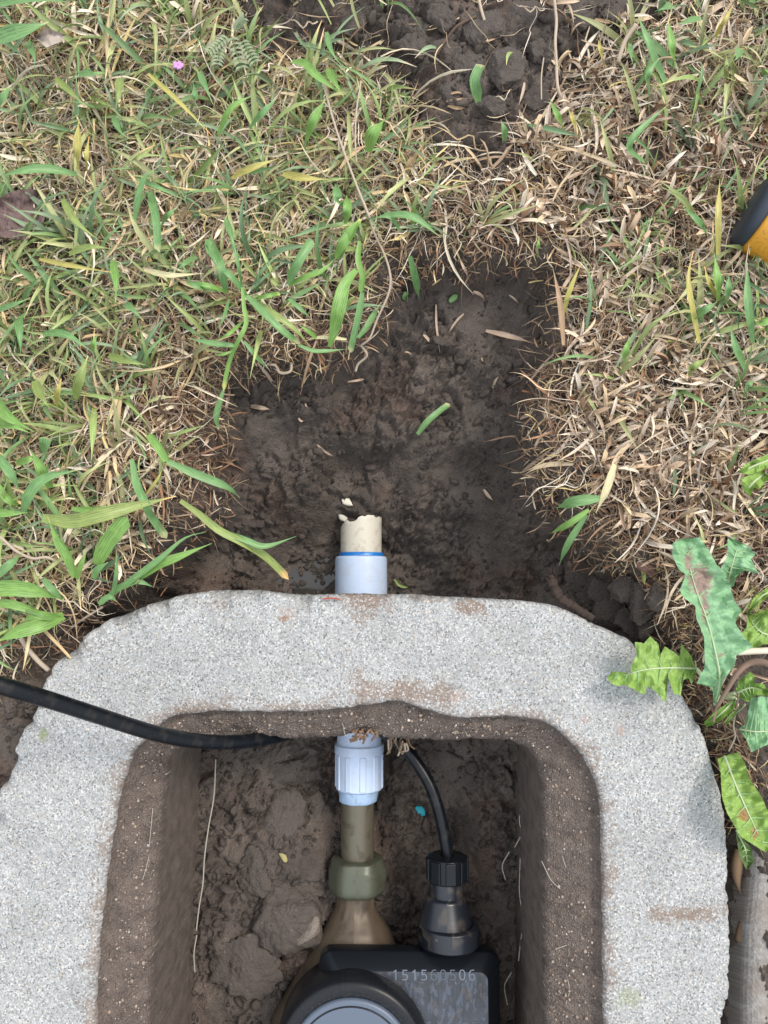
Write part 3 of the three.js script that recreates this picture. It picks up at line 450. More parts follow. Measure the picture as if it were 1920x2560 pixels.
const greenGeos = Array.from({ length: 10 }, () => { const dry = rb() < 0.4; return mkBlade(rr(.016, .044, rb), rr(.0017, .0034, rb), rr(0, .3, rb), rr(-.35, .35, rb), rr(.15, .45, rb), rr(-1, 1, rb), (t, s) => { const e = dry ? ss(.7, .95, t) : 0, v = 1; return [mix(v, 2.6, e), mix(v, 1.5, e), mix(v, 2, e)]; }, 8, .5); });
const veinTex = dataTex(128, (i, j) => { const st = 0.5 + 0.5 * Math.sin(i / 128 * Math.PI * 2 * 7), n = fbm(i / 14, j / 60 + 5, 3), m = fbm(i / 30 + 40, j / 22, 3), f = hash(i, j, 71), mid = Math.exp(-(((i - 64) / 5) ** 2)); const v = 0.84 + 0.12 * st + 0.22 * n + 0.08 * (f - .5) + 0.14 * mid, y = ss(0.2, 0.45, m); return [clamp(v + 0.12 * y), clamp(v + 0.02 * y), clamp(v - 0.06 * y)]; }, true);
const strawMat = std(lin(1.22, 1.22, 1.22), 0.72, { vertexColors: true, map: veinTex }), greenMat = phys(lin(1.15, 1.15, 1.15), 0.5, { vertexColors: true, map: veinTex, transmission: 0.22, thickness: 0 });
{
  const r = rngOf(55), straw = [], stub = [], green = [];
  const boxPoly = OUT.filter((_, i) => i % 8 === 0).map(([a, rad]) => [BC.x + Math.cos(a) * rad, BC.z + Math.sin(a) * rad]);
  const N = 200000, HP1 = P(1420, 335, -.01), HP2 = P(1440, 560, -.01);
  for (let i = 0; i < N; i++) {
    const x = rr(-0.78, 0.78, r), z = rr(-0.85, 0.75, r), near = x > -0.34 && x < 0.34 && z > -0.46 && z < 0.2;
    if (!near && r() > 0.42) continue;
    let dist = polyDist(x, z, HOLE) + 0.006 * fbm(x * 40, z * 40, 3);
    if (dist > -0.012 || x > 0.235 && z > 0.1 && x < 0.5) continue;
    if (x > 0.19 && z > 0.03 && r() > 0.15) continue;
    const bare = polyDist(x, z, BARE); if (bare > 0 && r() > (x < -0.005 ? 0.3 : 0.05) || bare > -0.02 && r() < 0.4) continue; if (x > 0.03 && x < 0.075 && z < -0.19 && r() < 0.5) continue;
    const hole1 = Math.hypot((x - HP1.x) / .024, (z - HP1.z) / .012), hole2 = Math.hypot((x - HP2.x) / .014, (z - HP2.z) / .012); if (Math.min(hole1, hole2) < 1 && r() < 0.8) continue;
    const clump = fbm(x * 30, z * 30, 2), gap = fbm(x * 22 + 50, z * 22, 2); if (gap < -0.22 && r() < 0.6) continue;
    const g = clamp(greenF(x, z) * (1 + 1.5 * clump)), b = clamp(brownF(x, z) + 0.35 * fbm(x * 15 + 8, z * 15, 2)), y = terrainH(x, z);
    const edge = ss(-0.02, 0.0, dist), right = ss(0.02, 0.1, x), q = r();
    if (q < g * 0.74) {
      const s = rr(.65, 1.35, r), c = pick(GREEN, r), v = rr(.85, 1.5, r);
      if (r() < .45) green.push({ m: M4(V(x, y + rr(.003, .014, r), z), Q(0, rr(0, 6.283, r), rr(-0.05, 0.5, r)).multiply(Q(rr(-.6, .6, r), 0, 0)), V(s, s, s * rr(.6, 1.2, r))), c: lin(c[0] * v, c[1] * v, c[2] * v) });
      else if (r() < .25) { const n = 3 + Math.floor(r() * 4), lean = rr(0, 6.283, r), y0 = y + rr(.001, .008, r); for (let k = 0; k < n; k++) { const v2 = v * rr(.85, 1.15, r), sc = s * rr(.7, 1.2, r); green.push({ m: M4(V(x + rr(-.0025, .0025, r), y0, z + rr(-.0025, .0025, r)), Q(0, lean + rr(-1.3, 1.3, r), rr(.1, .95, r)).multiply(Q(rr(-.5, .5, r), 0, 0)), V(sc, sc, sc * rr(.6, 1.2, r))), c: lin(c[0] * v2, c[1] * v2, c[2] * v2) }); } }
    } else {
      const br = r() < b, c = pick(br ? BROWN : r() < right ? STRAWR : STRAW, r), v = rr(.8, 1.18, r), s = rr(.6, 1.35, r), up = r() < mix(0.15, 0.5, right);
      const o = { m: M4(V(x, y + (br ? rr(0, .007, r) : rr(.002, .014, r)), z), Q(0, rr(0, 6.283, r), up ? rr(.3, 1.1, r) : rr(-.28, .35, r)).multiply(Q(rr(-.9, .9, r), 0, 0)), V(s, s, s)), c: lin(c[0] * v, c[1] * v, c[2] * v) };
      if (!up) straw.push(o);
      else if (r() < 0.2) {                      // a tuft: several stubs from one foot
        const n = 4 + Math.floor(r() * 6), y0 = y + rr(0, .005, r), lean = rr(0, 6.283, r);
        for (let k = 0; k < n; k++) { const cc = pick(r() < b * .6 ? BROWN : r() < right ? STRAWR : STRAW, r), vv = rr(.8, 1.25, r), sc = rr(.6, 1.4, r), yaw = r() < .6 ? lean + rr(-.9, .9, r) : rr(0, 6.283, r); stub.push({ m: M4(V(x + rr(-.003, .003, r), y0, z + rr(-.003, .003, r)), Q(0, yaw, rr(.15, 1.15, r)).multiply(Q(rr(-.8, .8, r), 0, 0)), V(sc, sc, sc * rr(.6, 1.2, r))), c: lin(cc[0] * vv, cc[1] * vv, cc[2] * vv) }); }
      }
    }
  }
  // brown root fibres hanging from the cut turf edge
  const fib = [], rf = rngOf(66);
  for (let i = 0; i < 90000 && fib.length < 5000; i++) {
    const x = rr(-0.34, 0.3, rf), z = rr(-0.3, 0.16, rf), d = polyDist(x, z, HOLE) + 0.006 * fbm(x * 40, z * 40, 3);
    if (d < -0.012 || d > 0.012) continue;
    const w = brownF(x, z); if (rf() > w * 1.25) continue;
    if (polyDist(x, z, boxPoly) > -0.004) continue;
    const e = 0.004, gx = polyDist(x + e, z, HOLE) - polyDist(x - e, z, HOLE), gz = polyDist(x, z + e, HOLE) - polyDist(x, z - e, HOLE), yaw = Math.atan2(-gz, gx) + rr(-2.6, 2.6, rf);
    const c = pick(rf() < .8 ? BROWN : STRAW, rf), v = rr(.7, 1.2, rf), s = rr(.25, .7, rf), y = terrainH(x, z);
    fib.push({ m: M4(V(x, y + rr(.001, .005, rf), z), Q(0, yaw, rr(-.6, .3, rf)).multiply(Q(rr(-1, 1, rf), 0, 0)), V(s, s, s * .7)), c: lin(c[0] * v, c[1] * v, c[2] * v) });
  }
  const fine = [], rt = rngOf(202);
  for (let i = 0; i < 60000 && fine.length < 15000; i++) {
    const x = rr(-0.34, 0.34, rt), z = rr(-0.46, 0.16, rt), d = polyDist(x, z, HOLE); if (d > -0.01 || x > .19 && z > .03) continue; if (polyDist(x, z, BARE) > -0.01 && rt() > .05 || Math.hypot((x - HP1.x) / .024, (z - HP1.z) / .012) < 1) continue;
    const c = pick(rt() < brownF(x, z) ? BROWN : rt() < .5 ? STRAWR : STRAW, rt), v = rr(.75, 1.2, rt), s = rr(.6, 1.3, rt);
    fine.push({ m: M4(V(x, terrainH(x, z) + rr(.003, .015, rt), z), Q(0, rr(0, 6.283, rt), rr(-.3, .3, rt)).multiply(Q(rr(-1.5, 1.5, rt), 0, 0)), V(s, s, s)), c: lin(c[0] * v, c[1] * v, c[2] * v) });
  }
  const fineGeos = Array.from({ length: 8 }, () => { const L = rr(.018, .042, rb), pts = []; for (let k = 0; k <= 6; k++) pts.push(V(L * k / 6, rr(-.002, .002, rb), rr(-.004, .004, rb))); return ribbon(pts, taper(rr(.0004, .001, rb), .3, .8), 12, .5, rr(-3, 3, rb)); });
  instances(stuff('thatch', 'fine tangled dry thatch threads matted through the lawn', 'thatch'), 'thread', fineGeos, strawMat, fine);
  console.log('grass', straw.length, stub.length, green.length, fib.length);
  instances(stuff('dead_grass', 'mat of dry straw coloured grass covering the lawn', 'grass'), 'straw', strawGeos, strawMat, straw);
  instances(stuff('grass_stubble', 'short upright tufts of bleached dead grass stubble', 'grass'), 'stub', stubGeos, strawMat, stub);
  instances(stuff('green_grass', 'green grass blades mixed through the dry lawn', 'grass'), 'blade', greenGeos, greenMat, green);
  instances(stuff('root_fibres', 'brown root fibres fraying from the cut turf edge', 'roots'), 'fibre', [...stubGeos, ...strawGeos.slice(0, 6)], strawMat, fib);
}
console.log('lawn done');

// ---------------------------------------------------------------- single grass plants that stand out
const heroMat = c => phys(lin(...c.map((v, i) => v * (i ? 1.3 : 1.42))), 0.5, { vertexColors: true, map: veinTex, transmission: 0.2, thickness: 0 });
const leafBump = dataTex(256, (i, j) => { const v = 0.5 + 0.4 * (1 - 2 * worleyTile(i / 256 * 14, j / 256 * 14, 14, 81)); return [v, v, v]; });
const leafMat = c => phys(lin(...c), 0.5, { vertexColors: true, bumpMap: leafBump, bumpScale: 0.0009, transmission: 0.2, thickness: 0 });
const G1 = heroMat([.13, .285, .1]), G2 = heroMat([.16, .33, .075]), G3 = heroMat([.21, .3, .085]), GY = heroMat([.36, .36, .1]), GP = heroMat([.5, .5, .3]), GB = heroMat([.34, .25, .15]);
const GT = heroMat([.44, .37, .28]), GW = heroMat([.66, .6, .48]);
const rh = rngOf(88);
function blade(parent, cf, pts, w, scale, mat, h = [.008, .022, .014], shape) {
  const n = pts.length, q = pts.map(([x, y], i) => { const [a, b] = cf(x, y), t = i / (n - 1), hh = 0.009 + (t < .5 ? mix(h[0], h[1], t * 2) : mix(h[1], h[2], t * 2 - 1)); return P(a, b, hh); });
  if (q.length === 2) q.splice(1, 0, q[0].clone().lerp(q[1], .5).add(V(0, .002, 0)));
  const wm = w / scale / K * 0.5 / FOC, blunt = shape === 'blunt', mid = shape === 'leaf', tw = rr(-.5, .5, rh), dry = rh() < 0.5;
  const wf = mid ? t => wm * (0.25 + 0.75 * Math.sin(Math.PI * clamp(t * 0.9 + 0.08)) ** 1.2) : taper(wm, blunt ? .06 : .5, .6);
  const g = ribbon(q, wf, 18, .28, tw, (t, s) => { const e = dry ? ss(.88, .97, t) : 0, v = 1 + 0.1 * n2(t * 6 + w, s * 2); return [mix(v, 3, e), mix(v, 1.5, e), mix(v, 2.2, e)]; });
  return parent ? mesh('blade', g, mat, parent) : mesh('grass_shoot', g, mat);
}
{
  let t = thing('grass_plant', 'sprawling green grass plant with runners hanging over the trench edge', 'grass plant');
  const s = 2.765, H = [.006, .02, .012];
  for (const [p, w, m, h, sh] of [[[[460, 690], [420, 520], [340, 340]], 58, G1, H, 'blunt'], [[[570, 660], [530, 450], [450, 170]], 26, G1, H], [[[600, 720], [480, 570], [380, 510]], 42, G1, H], [[[570, 640], [582, 800], [600, 900], [555, 1010], [510, 1100], [470, 1220], [440, 1380]], 32, G2, [.012, .012, -.012], 'blunt'], [[[440, 1370], [410, 1470], [390, 1560], [405, 1640]], 46, G1, [-.012, -.016, -.026], 'leaf'], [[[570, 900], [480, 980], [380, 1030]], 26, G2, H], [[[540, 1065], [380, 1050], [190, 1010]], 38, G1, [.006, .01, .008]], [[[500, 1100], [440, 1125], [375, 1125]], 20, G2, [.004, .006, .004]], [[[580, 1030], [660, 1130], [740, 1220]], 32, G1, [.006, .003, -.01]], [[[600, 720], [740, 860], [850, 970], [960, 1050]], 52, G1, [.012, .018, .004], 'blunt'], [[[950, 1055], [1060, 1100], [1180, 1100], [1290, 1085]], 32, G1, [.003, .0, -.006]], [[[640, 740], [820, 870], [940, 960], [1040, 1070]], 46, G3, [.012, .016, .002]], [[[640, 750], [740, 720], [830, 705]], 30, G2, H, 'blunt'], [[[890, 640], [960, 480], [1050, 330]], 62, G1, [.008, .024, .022], 'blunt'], [[[890, 650], [1010, 590], [1120, 550], [1220, 450]], 42, G2, H], [[[470, 700], [330, 650], [170, 620]], 36, G2, H], [[[480, 740], [440, 880], [370, 970]], 26, G1, H], [[[720, 800], [800, 880], [900, 890], [1045, 880]], 22, GW, [.006, .01, .004]], [[[890, 740], [960, 800], [1040, 870]], 32, G1, [.006, .008, .002]]]) blade(t, cA, p, w, s, m, h, sh);
  t = thing('grass_plant', 'green grass plant with one wide drooping blade over the soil trench', 'grass plant');
  for (const [p, w, m, h, sh] of [[[[1220, 460], [1280, 350], [1390, 190]], 74, G2, [.008, .02, .02], 'leaf'], [[[1360, 540], [1280, 640], [1235, 800], [1210, 930], [1170, 1070]], 96, G2, [.012, .012, -.01], 'leaf'], [[[1400, 690], [1380, 830], [1350, 970], [1320, 1110]], 50, G1, [.004, .0, -.012], 'blunt'], [[[1370, 1010], [1440, 920], [1530, 760]], 46, G1, [-.012, -.012, -.02]], [[[1380, 340], [1370, 470], [1400, 580], [1390, 700]], 40, G2, [.012, .012, .004], 'blunt'], [[[1290, 1020], [1180, 1010], [1080, 1010], [1000, 1030]], 30, GP, [-.01, -.006, -.008]], [[[1080, 1030], [1030, 1180], [970, 1400]], 22, GB, [-.006, -.012, -.03]], [[[1080, 1010], [1020, 960], [960, 920]], 34, G2, [-.006, .002, .004]], [[[1290, 220], [1300, 120], [1290, 20]], 60, G2, H], [[[1250, 100], [1230, 30], [1210, -60]], 60, G1, H], [[[1660, 270], [1580, 170], [1450, 190]], 30, G1, [.0, .01, .008]], [[[1280, 810], [1320, 750], [1360, 720]], 36, G3, [-.012, -.008, -.01]]]) blade(t, cA, p, w, s, m, h, sh);
  const b = 2.183;
  t = thing('grass_plant', 'green grass shoot with one long blade lying over the trench side', 'grass plant');
  blade(t, cB, [[810, 15], [860, 70], [920, 160]], 46, b, G2, [.012, .016, .014], 'blunt'); blade(t, cB, [[915, 160], [1050, 222], [1240, 300], [1310, 360]], 46, b, G1, [.014, .008, -.015]);
  t = thing('grass_plant', 'thin forked grass runner reaching across the dark trench', 'grass plant');
  blade(t, cB, [[985, 375], [1090, 450], [1200, 540], [1340, 612], [1460, 690], [1575, 805]], 42, b, G3, [.0, .0, -.03], 'blunt'); blade(t, cB, [[1200, 535], [1340, 590], [1450, 625], [1615, 570]], 34, b, G1, [-.002, -.006, -.012]);
  t = thing('grass_plant', 'grass plant with two split upright blades leaning from turf towards the concrete', 'grass plant');
  for (const [p, w, m, h, sh] of [[[[590, 900], [720, 810], [880, 690], [1010, 580], [1125, 545]], 36, G1, [-.004, .012, .016]], [[[720, 820], [860, 730], [980, 680], [1155, 608]], 48, G2, [.0, .012, .01]], [[[620, 880], [640, 780], [635, 640]], 30, G1, [-.002, .012, .016]], [[[690, 830], [760, 815], [835, 845]], 30, G1, [.0, .004, .0]], [[[590, 900], [660, 850], [760, 810]], 40, G1, [-.006, .0, .006], 'blunt'], [[[540, 940], [600, 900], [640, 930]], 34, G1, [-.006, -.002, -.006]]]) blade(t, cB, p, w, b, m, h, sh);
  t = thing('grass_plant', 'bright green grass clump with broad curved blades on the turf edge', 'grass plant');
  for (const [p, w, m, h, sh] of [[[[530, 725], [585, 620], [635, 545], [695, 465]], 84, G2, [.0, .014, .02], 'blunt'], [[[410, 790], [375, 680], [310, 570], [260, 460]], 56, G2, [.0, .014, .018]], [[[235, 470], [400, 490], [560, 452], [720, 410], [960, 350]], 76, G3, [.012, .026, .012]], [[[390, 420], [520, 425], [700, 400]], 36, G2, [.008, .012, .01]], [[[-60, 440], [60, 442], [150, 440]], 44, G2, [.008, .014, .01]], [[[130, 445], [165, 340], [250, 250], [430, 205]], 56, G1, [.006, .022, .016]], [[[280, 300], [235, 200], [165, 95]], 66, G2, [.006, .018, .02]], [[[240, 110], [250, 70], [255, 25]], 60, G1, [.008, .016, .02], 'blunt'], [[[-20, 120], [60, 220], [110, 330]], 54, G1, [.012, .018, .01]], [[[720, 150], [750, 290], [795, 390], [835, 470], [910, 580]], 44, G1, [.008, .016, -.008], 'blunt'], [[[800, 340], [860, 260], [890, 195]], 18, GY, [.006, .012, .014]], [[[510, 800], [540, 750], [590, 710]], 44, G1, [-.002, .004, .006]], [[[420, 800], [450, 720], [475, 640]], 34, G2, [.0, .01, .012]], [[[-10, 290], [50, 370], [110, 400]], 44, G2, [.012, .014, .006]], [[[90, 170], [160, 150], [210, 125]], 40, G2, H]]) blade(t, cB, p, w, b, m, h, sh);
  t = thing('grass_plant', 'bright green grass with broad flat blades by the concrete box corner', 'grass plant');
  for (const [p, w, m, h, sh] of [[[[-80, 870], [60, 850], [200, 865], [345, 915]], 84, G2, [.012, .016, .0]], [[[-60, 930], [60, 938], [160, 965], [280, 1000]], 46, G2, [.008, .012, .0]], [[[345, 1005], [230, 1050], [110, 1085], [-30, 1150]], 76, G2, [-.004, .014, .012]], [[[340, 1020], [220, 1000], [110, 1035]], 46, G2, [-.004, .01, .008]], [[[-30, 800], [50, 730], [120, 665]], 48, G1, [.01, .014, .006]], [[[240, 800], [290, 860], [345, 910]], 40, G1, [.006, .008, .0]]]) blade(t, cB, p, w, b, m, h, sh);
  // single blades standing clear of the lawn
  const L = 1.728, lone = (cf, list, label, group) => list.forEach(([p, w, m, sh]) => tag(blade(null, cf, p, w, L, m, [.006, .022, .02], sh), label, 'grass blade', group));
  const lg = 'wide green grass blade standing clear of the dry grass on the broad lawn side', lgG = 'wide blades left of the trench';
  lone(c1, [[[[345, 735], [340, 640], [340, 515]], 40, GY], [[[380, 740], [375, 680], [385, 590]], 22, GY], [[[330, 755], [200, 732], [100, 738], [0, 760]], 38, G1], [[[-40, 190], [90, 145], [210, 95]], 80, G1], [[[-30, 30], [140, -5], [300, 10]], 46, G1], [[[-10, 500], [15, 430], [50, 365]], 46, G1], [[[585, 950], [608, 830], [640, 755], [700, 738]], 34, G1], [[[650, 830], [680, 950], [690, 1090]], 40, G1, 'blunt'], [[[1330, 610], [1360, 520], [1405, 430]], 46, G2], [[[945, 585], [1000, 470], [1095, 408]], 28, G2], [[[1260, 270], [1320, 280], [1370, 330], [1485, 412]], 36, G2], [[[1465, 1110], [1510, 1010], [1555, 950]], 50, G2], [[[900, 1035], [925, 1110], [950, 1170]], 44, G1], [[[590, 775], [680, 810], [800, 865]], 22, G1], [[[520, 340], [515, 400], [500, 470]], 40, G3], [[[240, 340], [310, 400], [385, 470]], 30, G3], [[[1000, 775], [1090, 730], [1200, 685]], 34, GY], [[[1410, 140], [1430, 220], [1480, 290]], 26, G1], [[[1415, 300], [1450, 360], [1485, 420]], 36, G2], [[[340, 330], [400, 325], [450, 315]], 50, G1], [[[860, 310], [890, 380], [920, 450]], 30, G1], [[[830, 480], [845, 420], [835, 360]], 34, G1], [[[1080, 560], [1140, 490], [1200, 420]], 36, G1], [[[490, 505], [520, 570], [560, 600]], 28, G1], [[[270, 860], [330, 960], [430, 1040]], 32, G3], [[[700, 980], [730, 930], [765, 895]], 36, G1], [[[640, 320], [760, 430], [920, 590]], 22, GY], [[[1600, 660], [1620, 580], [1659, 520]], 70, G2], [[[1220, 755], [1300, 770], [1420, 775]], 36, GY], [[[300, 1100], [400, 1070], [480, 1075]], 38, G3], [[[120, 180], [150, 240], [150, 310]], 34, G1], [[[975, 945], [1000, 1020], [1020, 1100]], 26, G1]], lg, lgG);
  lone(c3, [[[[490, 20], [505, 110], [500, 200]], 38, G2], [[[190, 335], [290, 345], [400, 415]], 34, G1], [[[410, 430], [405, 380], [420, 340]], 30, G2], [[[150, 540], [190, 620], [215, 660]], 44, G3], [[[90, 260], [85, 330], [90, 420]], 36, G1], [[[-20, 610], [40, 690], [150, 760]], 56, G2], [[[-10, 720], [60, 735], [130, 765]], 40, G2], [[[250, 650], [255, 580], [265, 530]], 34, GY], [[[330, 620], [350, 520], [380, 430]], 44, G3], [[[470, 430], [550, 455], [630, 470]], 34, G3], [[[540, 210], [570, 230], [620, 280]], 34, G1], [[[-10, 240], [60, 215], [130, 180]], 34, G1], [[[620, 60], [730, 85], [880, 75]], 26, GP], [[[850, 5], [800, 35], [760, 60]], 30, G1], [[[170, 15], [300, 40], [480, 70]], 22, GY], [[[930, 150], [850, 130], [790, 110]], 28, G1]], lg, lgG);
  const rg2 = 'narrow green grass blade poking out of the bleached stubble beside the tool', rgG = 'green blades right of the trench';
  lone(c2, [[[[1250, 295], [1240, 200], [1228, 85]], 36, G2], [[[1215, 365], [1160, 240], [1130, 160], [1095, 60]], 36, G1], [[[1140, 415], [1138, 320], [1190, 250]], 32, G1], [[[1120, 700], [1058, 645], [1090, 580], [1230, 450]], 28, G1], [[[775, 565], [750, 500], [715, 425]], 26, G2], [[[830, 590], [815, 520], [795, 470]], 26, GY], [[[950, 290], [935, 220], [925, 170]], 24, GY], [[[1430, 160], [1470, 90], [1510, 20]], 20, GY], [[[1470, 340], [1475, 290], [1480, 240]], 30, G3], [[[1440, 1100], [1440, 940], [1450, 775]], 30, GY], [[[1390, 1010], [1350, 950], [1290, 890]], 30, G1], [[[1530, 210], [1525, 250], [1500, 270]], 40, G1], [[[1060, 190], [1065, 240], [1080, 290]], 24, G1], [[[660, 1110], [665, 1060], [670, 1020]], 22, G2], [[[1640, 330], [1680, 310], [1720, 290]], 60, G2], [[[1250, 30], [1210, 35], [1170, 50]], 40, G1], [[[1370, 80], [1290, 100], [1260, 110]], 30, G1]], rg2, rgG);
  lone(c4, [[[[1440, 195], [1435, 100], [1428, -10]], 38, G2], [[[1360, 375], [1330, 230], [1312, 100], [1335, -20]], 26, GY], [[[1320, 275], [1390, 232], [1435, 200]], 38, G1], [[[1590, 375], [1570, 200], [1570, 30]], 34, G1], [[[1555, 490], [1520, 400], [1495, 300]], 32, G1], [[[1440, 190], [1400, 110], [1385, 45]], 24, GY], [[[1470, 210], [1485, 140], [1490, 80]], 34, G1], [[[1590, 300], [1640, 285], [1720, 270]], 36, G2], [[[1310, 510], [1340, 480], [1400, 440]], 36, G3], [[[1030, 460], [1045, 410], [1060, 350]], 32, G2], [[[1550, 600], [1570, 560], [1600, 540]], 44, G1], [[[1650, 330], [1680, 320], [1740, 315]], 50, G2]], rg2, rgG);
  const ov = (cf, list, label) => list.forEach(([p, w, m, h, sh]) => tag(blade(null, cf, p, w, L, m, h, sh), label, 'grass blade'));
  ov(c4, [[[[145, 770], [200, 705], [285, 640]], 32, G1, [-.086, -.079, -.084], 'blunt']], 'loose green blade fallen on the trench floor');
  ov(c4, [[[[775, 385], [760, 200], [728, 45]], 24, GB, [.0, .012, .016]]], 'yellow brown blade arching at the trench edge');
  ov(c4, [[[[770, 265], [800, 150], [855, 25]], 22, GY, [.0, .012, .016]]], 'slim yellow green blade leaning over the trench edge');
  ov(c4, [[[[110, 0], [130, 80], [152, 185]], 34, G1, [.004, -.01, -.04]]], 'green blade hanging down the head of the trench');
  ov(c4, [[[[930, 1048], [830, 1060], [745, 1088]], 46, G1, [.006, .004, -.012]]], 'dark green blade pointing from dead turf into the trench');
  ov(c4, [[[[995, 900], [960, 1000], [915, 1110]], 34, GP, [.006, .006, .0]]], 'pale half green blade lying on the brown turf side');
  ov(c6, [[[[885, -10], [800, 48], [718, 92]], 28, G2, [.004, .0, -.02]]], 'bright green blade hanging into the trench near the weed');
  ov(c6, [[[[875, 10], [790, 140], [755, 232]], 30, G1, [.002, -.012, -.035]]], 'long green blade drooping down the trench towards a root stub');
  ov(c2, [[[[405, 440], [395, 350], [425, 280]], 46, G1, [.008, .02, .022], 'blunt']], 'short green blade standing in the loose soil strip');
  ov(c2, [[[[0, 930], [120, 940], [245, 1025]], 34, G1, [.006, .012, .004]]], 'curved green blade at the head of the trench');
  ov(c2, [[[[515, 610], [515, 560], [505, 520]], 38, G1, [.004, .014, .016]]], 'stubby green blade half buried in the soil strip');
}
// ---------------------------------------------------------------- loose dry bits on the soil
{
  const put = (cf, s, list, label, group, mat, onSoil = true) => list.forEach(([x0, y0, x1, y1, w]) => {
    const a = cf(x0, y0), b = cf(x1, y1), g0 = hAt(a), g1 = hAt(b), gm = hAt([(a[0] + b[0]) / 2, (a[1] + b[1]) / 2]);
    const q = [P(a[0], a[1], g0 + .002), P((a[0] + b[0]) / 2 + rr(-4, 4, rh), (a[1] + b[1]) / 2 + rr(-4, 4, rh), Math.max(gm, (g0 + g1) / 2) + .003), P(b[0], b[1], g1 + .002)];
    tag(mesh('straw_bit', ribbon(q, taper(w / s / K * .42 / FOC, .35, .6), 8, .5, rr(-1, 1, rh)), mat), label, 'straw', group);
  });
  const hAt = ([x, y]) => { let h = -0.05; for (let i = 0; i < 5; i++) { const p = P(x, y, h); h = terrainH(p.x, p.z); } return h; };
  put(c3, 1.728, [[1085, 650, 1165, 662, 26], [985, 610, 975, 680, 16], [900, 790, 875, 825, 18], [1370, 815, 1440, 865, 14], [1500, 545, 1575, 532, 14], [1320, 630, 1330, 655, 14], [870, 860, 960, 848, 12], [1110, 460, 1200, 575, 18], [1290, 700, 1310, 712, 12]], 'pale dry straw bit lying on the dark trench soil', 'straw bits on the soil', GT);
  put(c4, 1.728, [[440, 325, 630, 372, 30], [480, 335, 570, 350, 34], [540, 170, 580, 205, 12], [225, 210, 240, 415, 14], [345, 250, 280, 330, 14], [630, 540, 745, 412, 14], [470, 570, 495, 520, 16], [590, 705, 650, 660, 18], [430, 1010, 470, 1055, 22], [170, 340, 200, 375, 18], [385, 155, 435, 195, 26], [330, 20, 360, 100, 16], [600, 930, 745, 815, 18], [700, 760, 650, 840, 14], [90, 415, 120, 425, 10], [425, 440, 430, 460, 8]], 'pale dry straw bit lying on the dark trench soil', 'straw bits on the soil', GT);
  put(c4, 1.728, [[90, 190, 105, 160, 24], [285, 200, 320, 170, 34]], 'small torn green scrap of grass on the trench soil', 'green scraps on the soil', G1);
  put(c6, 1.728, [[45, 290, 110, 325, 22], [1115, 230, 1125, 315, 24], [1180, 250, 1200, 235, 10]], 'small torn green scrap of grass on the trench soil', 'green scraps on the soil', G3);
  put(c6, 1.728, [[1105, 335, 1165, 322, 14], [700, 120, 718, 130, 14], [1250, 410, 1330, 415, 12]], 'pale dry straw bit lying on the dark trench soil', 'straw bits on the soil', GT);
  put(c2, 1.728, [[910, 85, 1000, 95, 20], [400, 190, 490, 165, 12], [270, 440, 360, 425, 16], [275, 460, 350, 465, 16], [280, 412, 340, 405, 14]], 'dry brown straw bit resting on the heaped soil', 'straw bits on the heaped soil', GB);
  const chip = (x, y, w, col, label, name) => { const h = hAt([x, y]), p = P(x, y, h); const m = mesh(name, clodGeo(rr(0, 90, rh), 8), std(lin(...col), .7)); m.scale.set(w, w * .35, w * .6); m.rotation.y = rr(0, 6, rh); m.position.set(p.x, h + w * .3, p.z); tag(m, label, 'debris'); };
  chip(750, 1085, .005, [.6, .57, .48], 'broken cream plastic chip above the pipe stub', 'plastic_chip'); chip(740, 1120, .004, [.5, .47, .4], 'cream plastic sliver beside the broken pipe stub', 'plastic_chip');
  chip(1230, 1215, .004, [.18, .12, .09], 'brown bark crumb near the trench corner', 'bark_crumb'); chip(1395, 1225, .009, [.17, .09, .075], 'dull red brown dead leaf piece under the weed', 'leaf_piece');
  chip(612, 2060 - 210, .004, [.33, .29, .12], 'yellow plastic crumb on a soil lump in the pit', 'plastic_chip'); chip(908, 1750, .0055, [.02, .32, .42], 'bright teal plastic curl on the pit floor by the cable', 'plastic_chip');
}
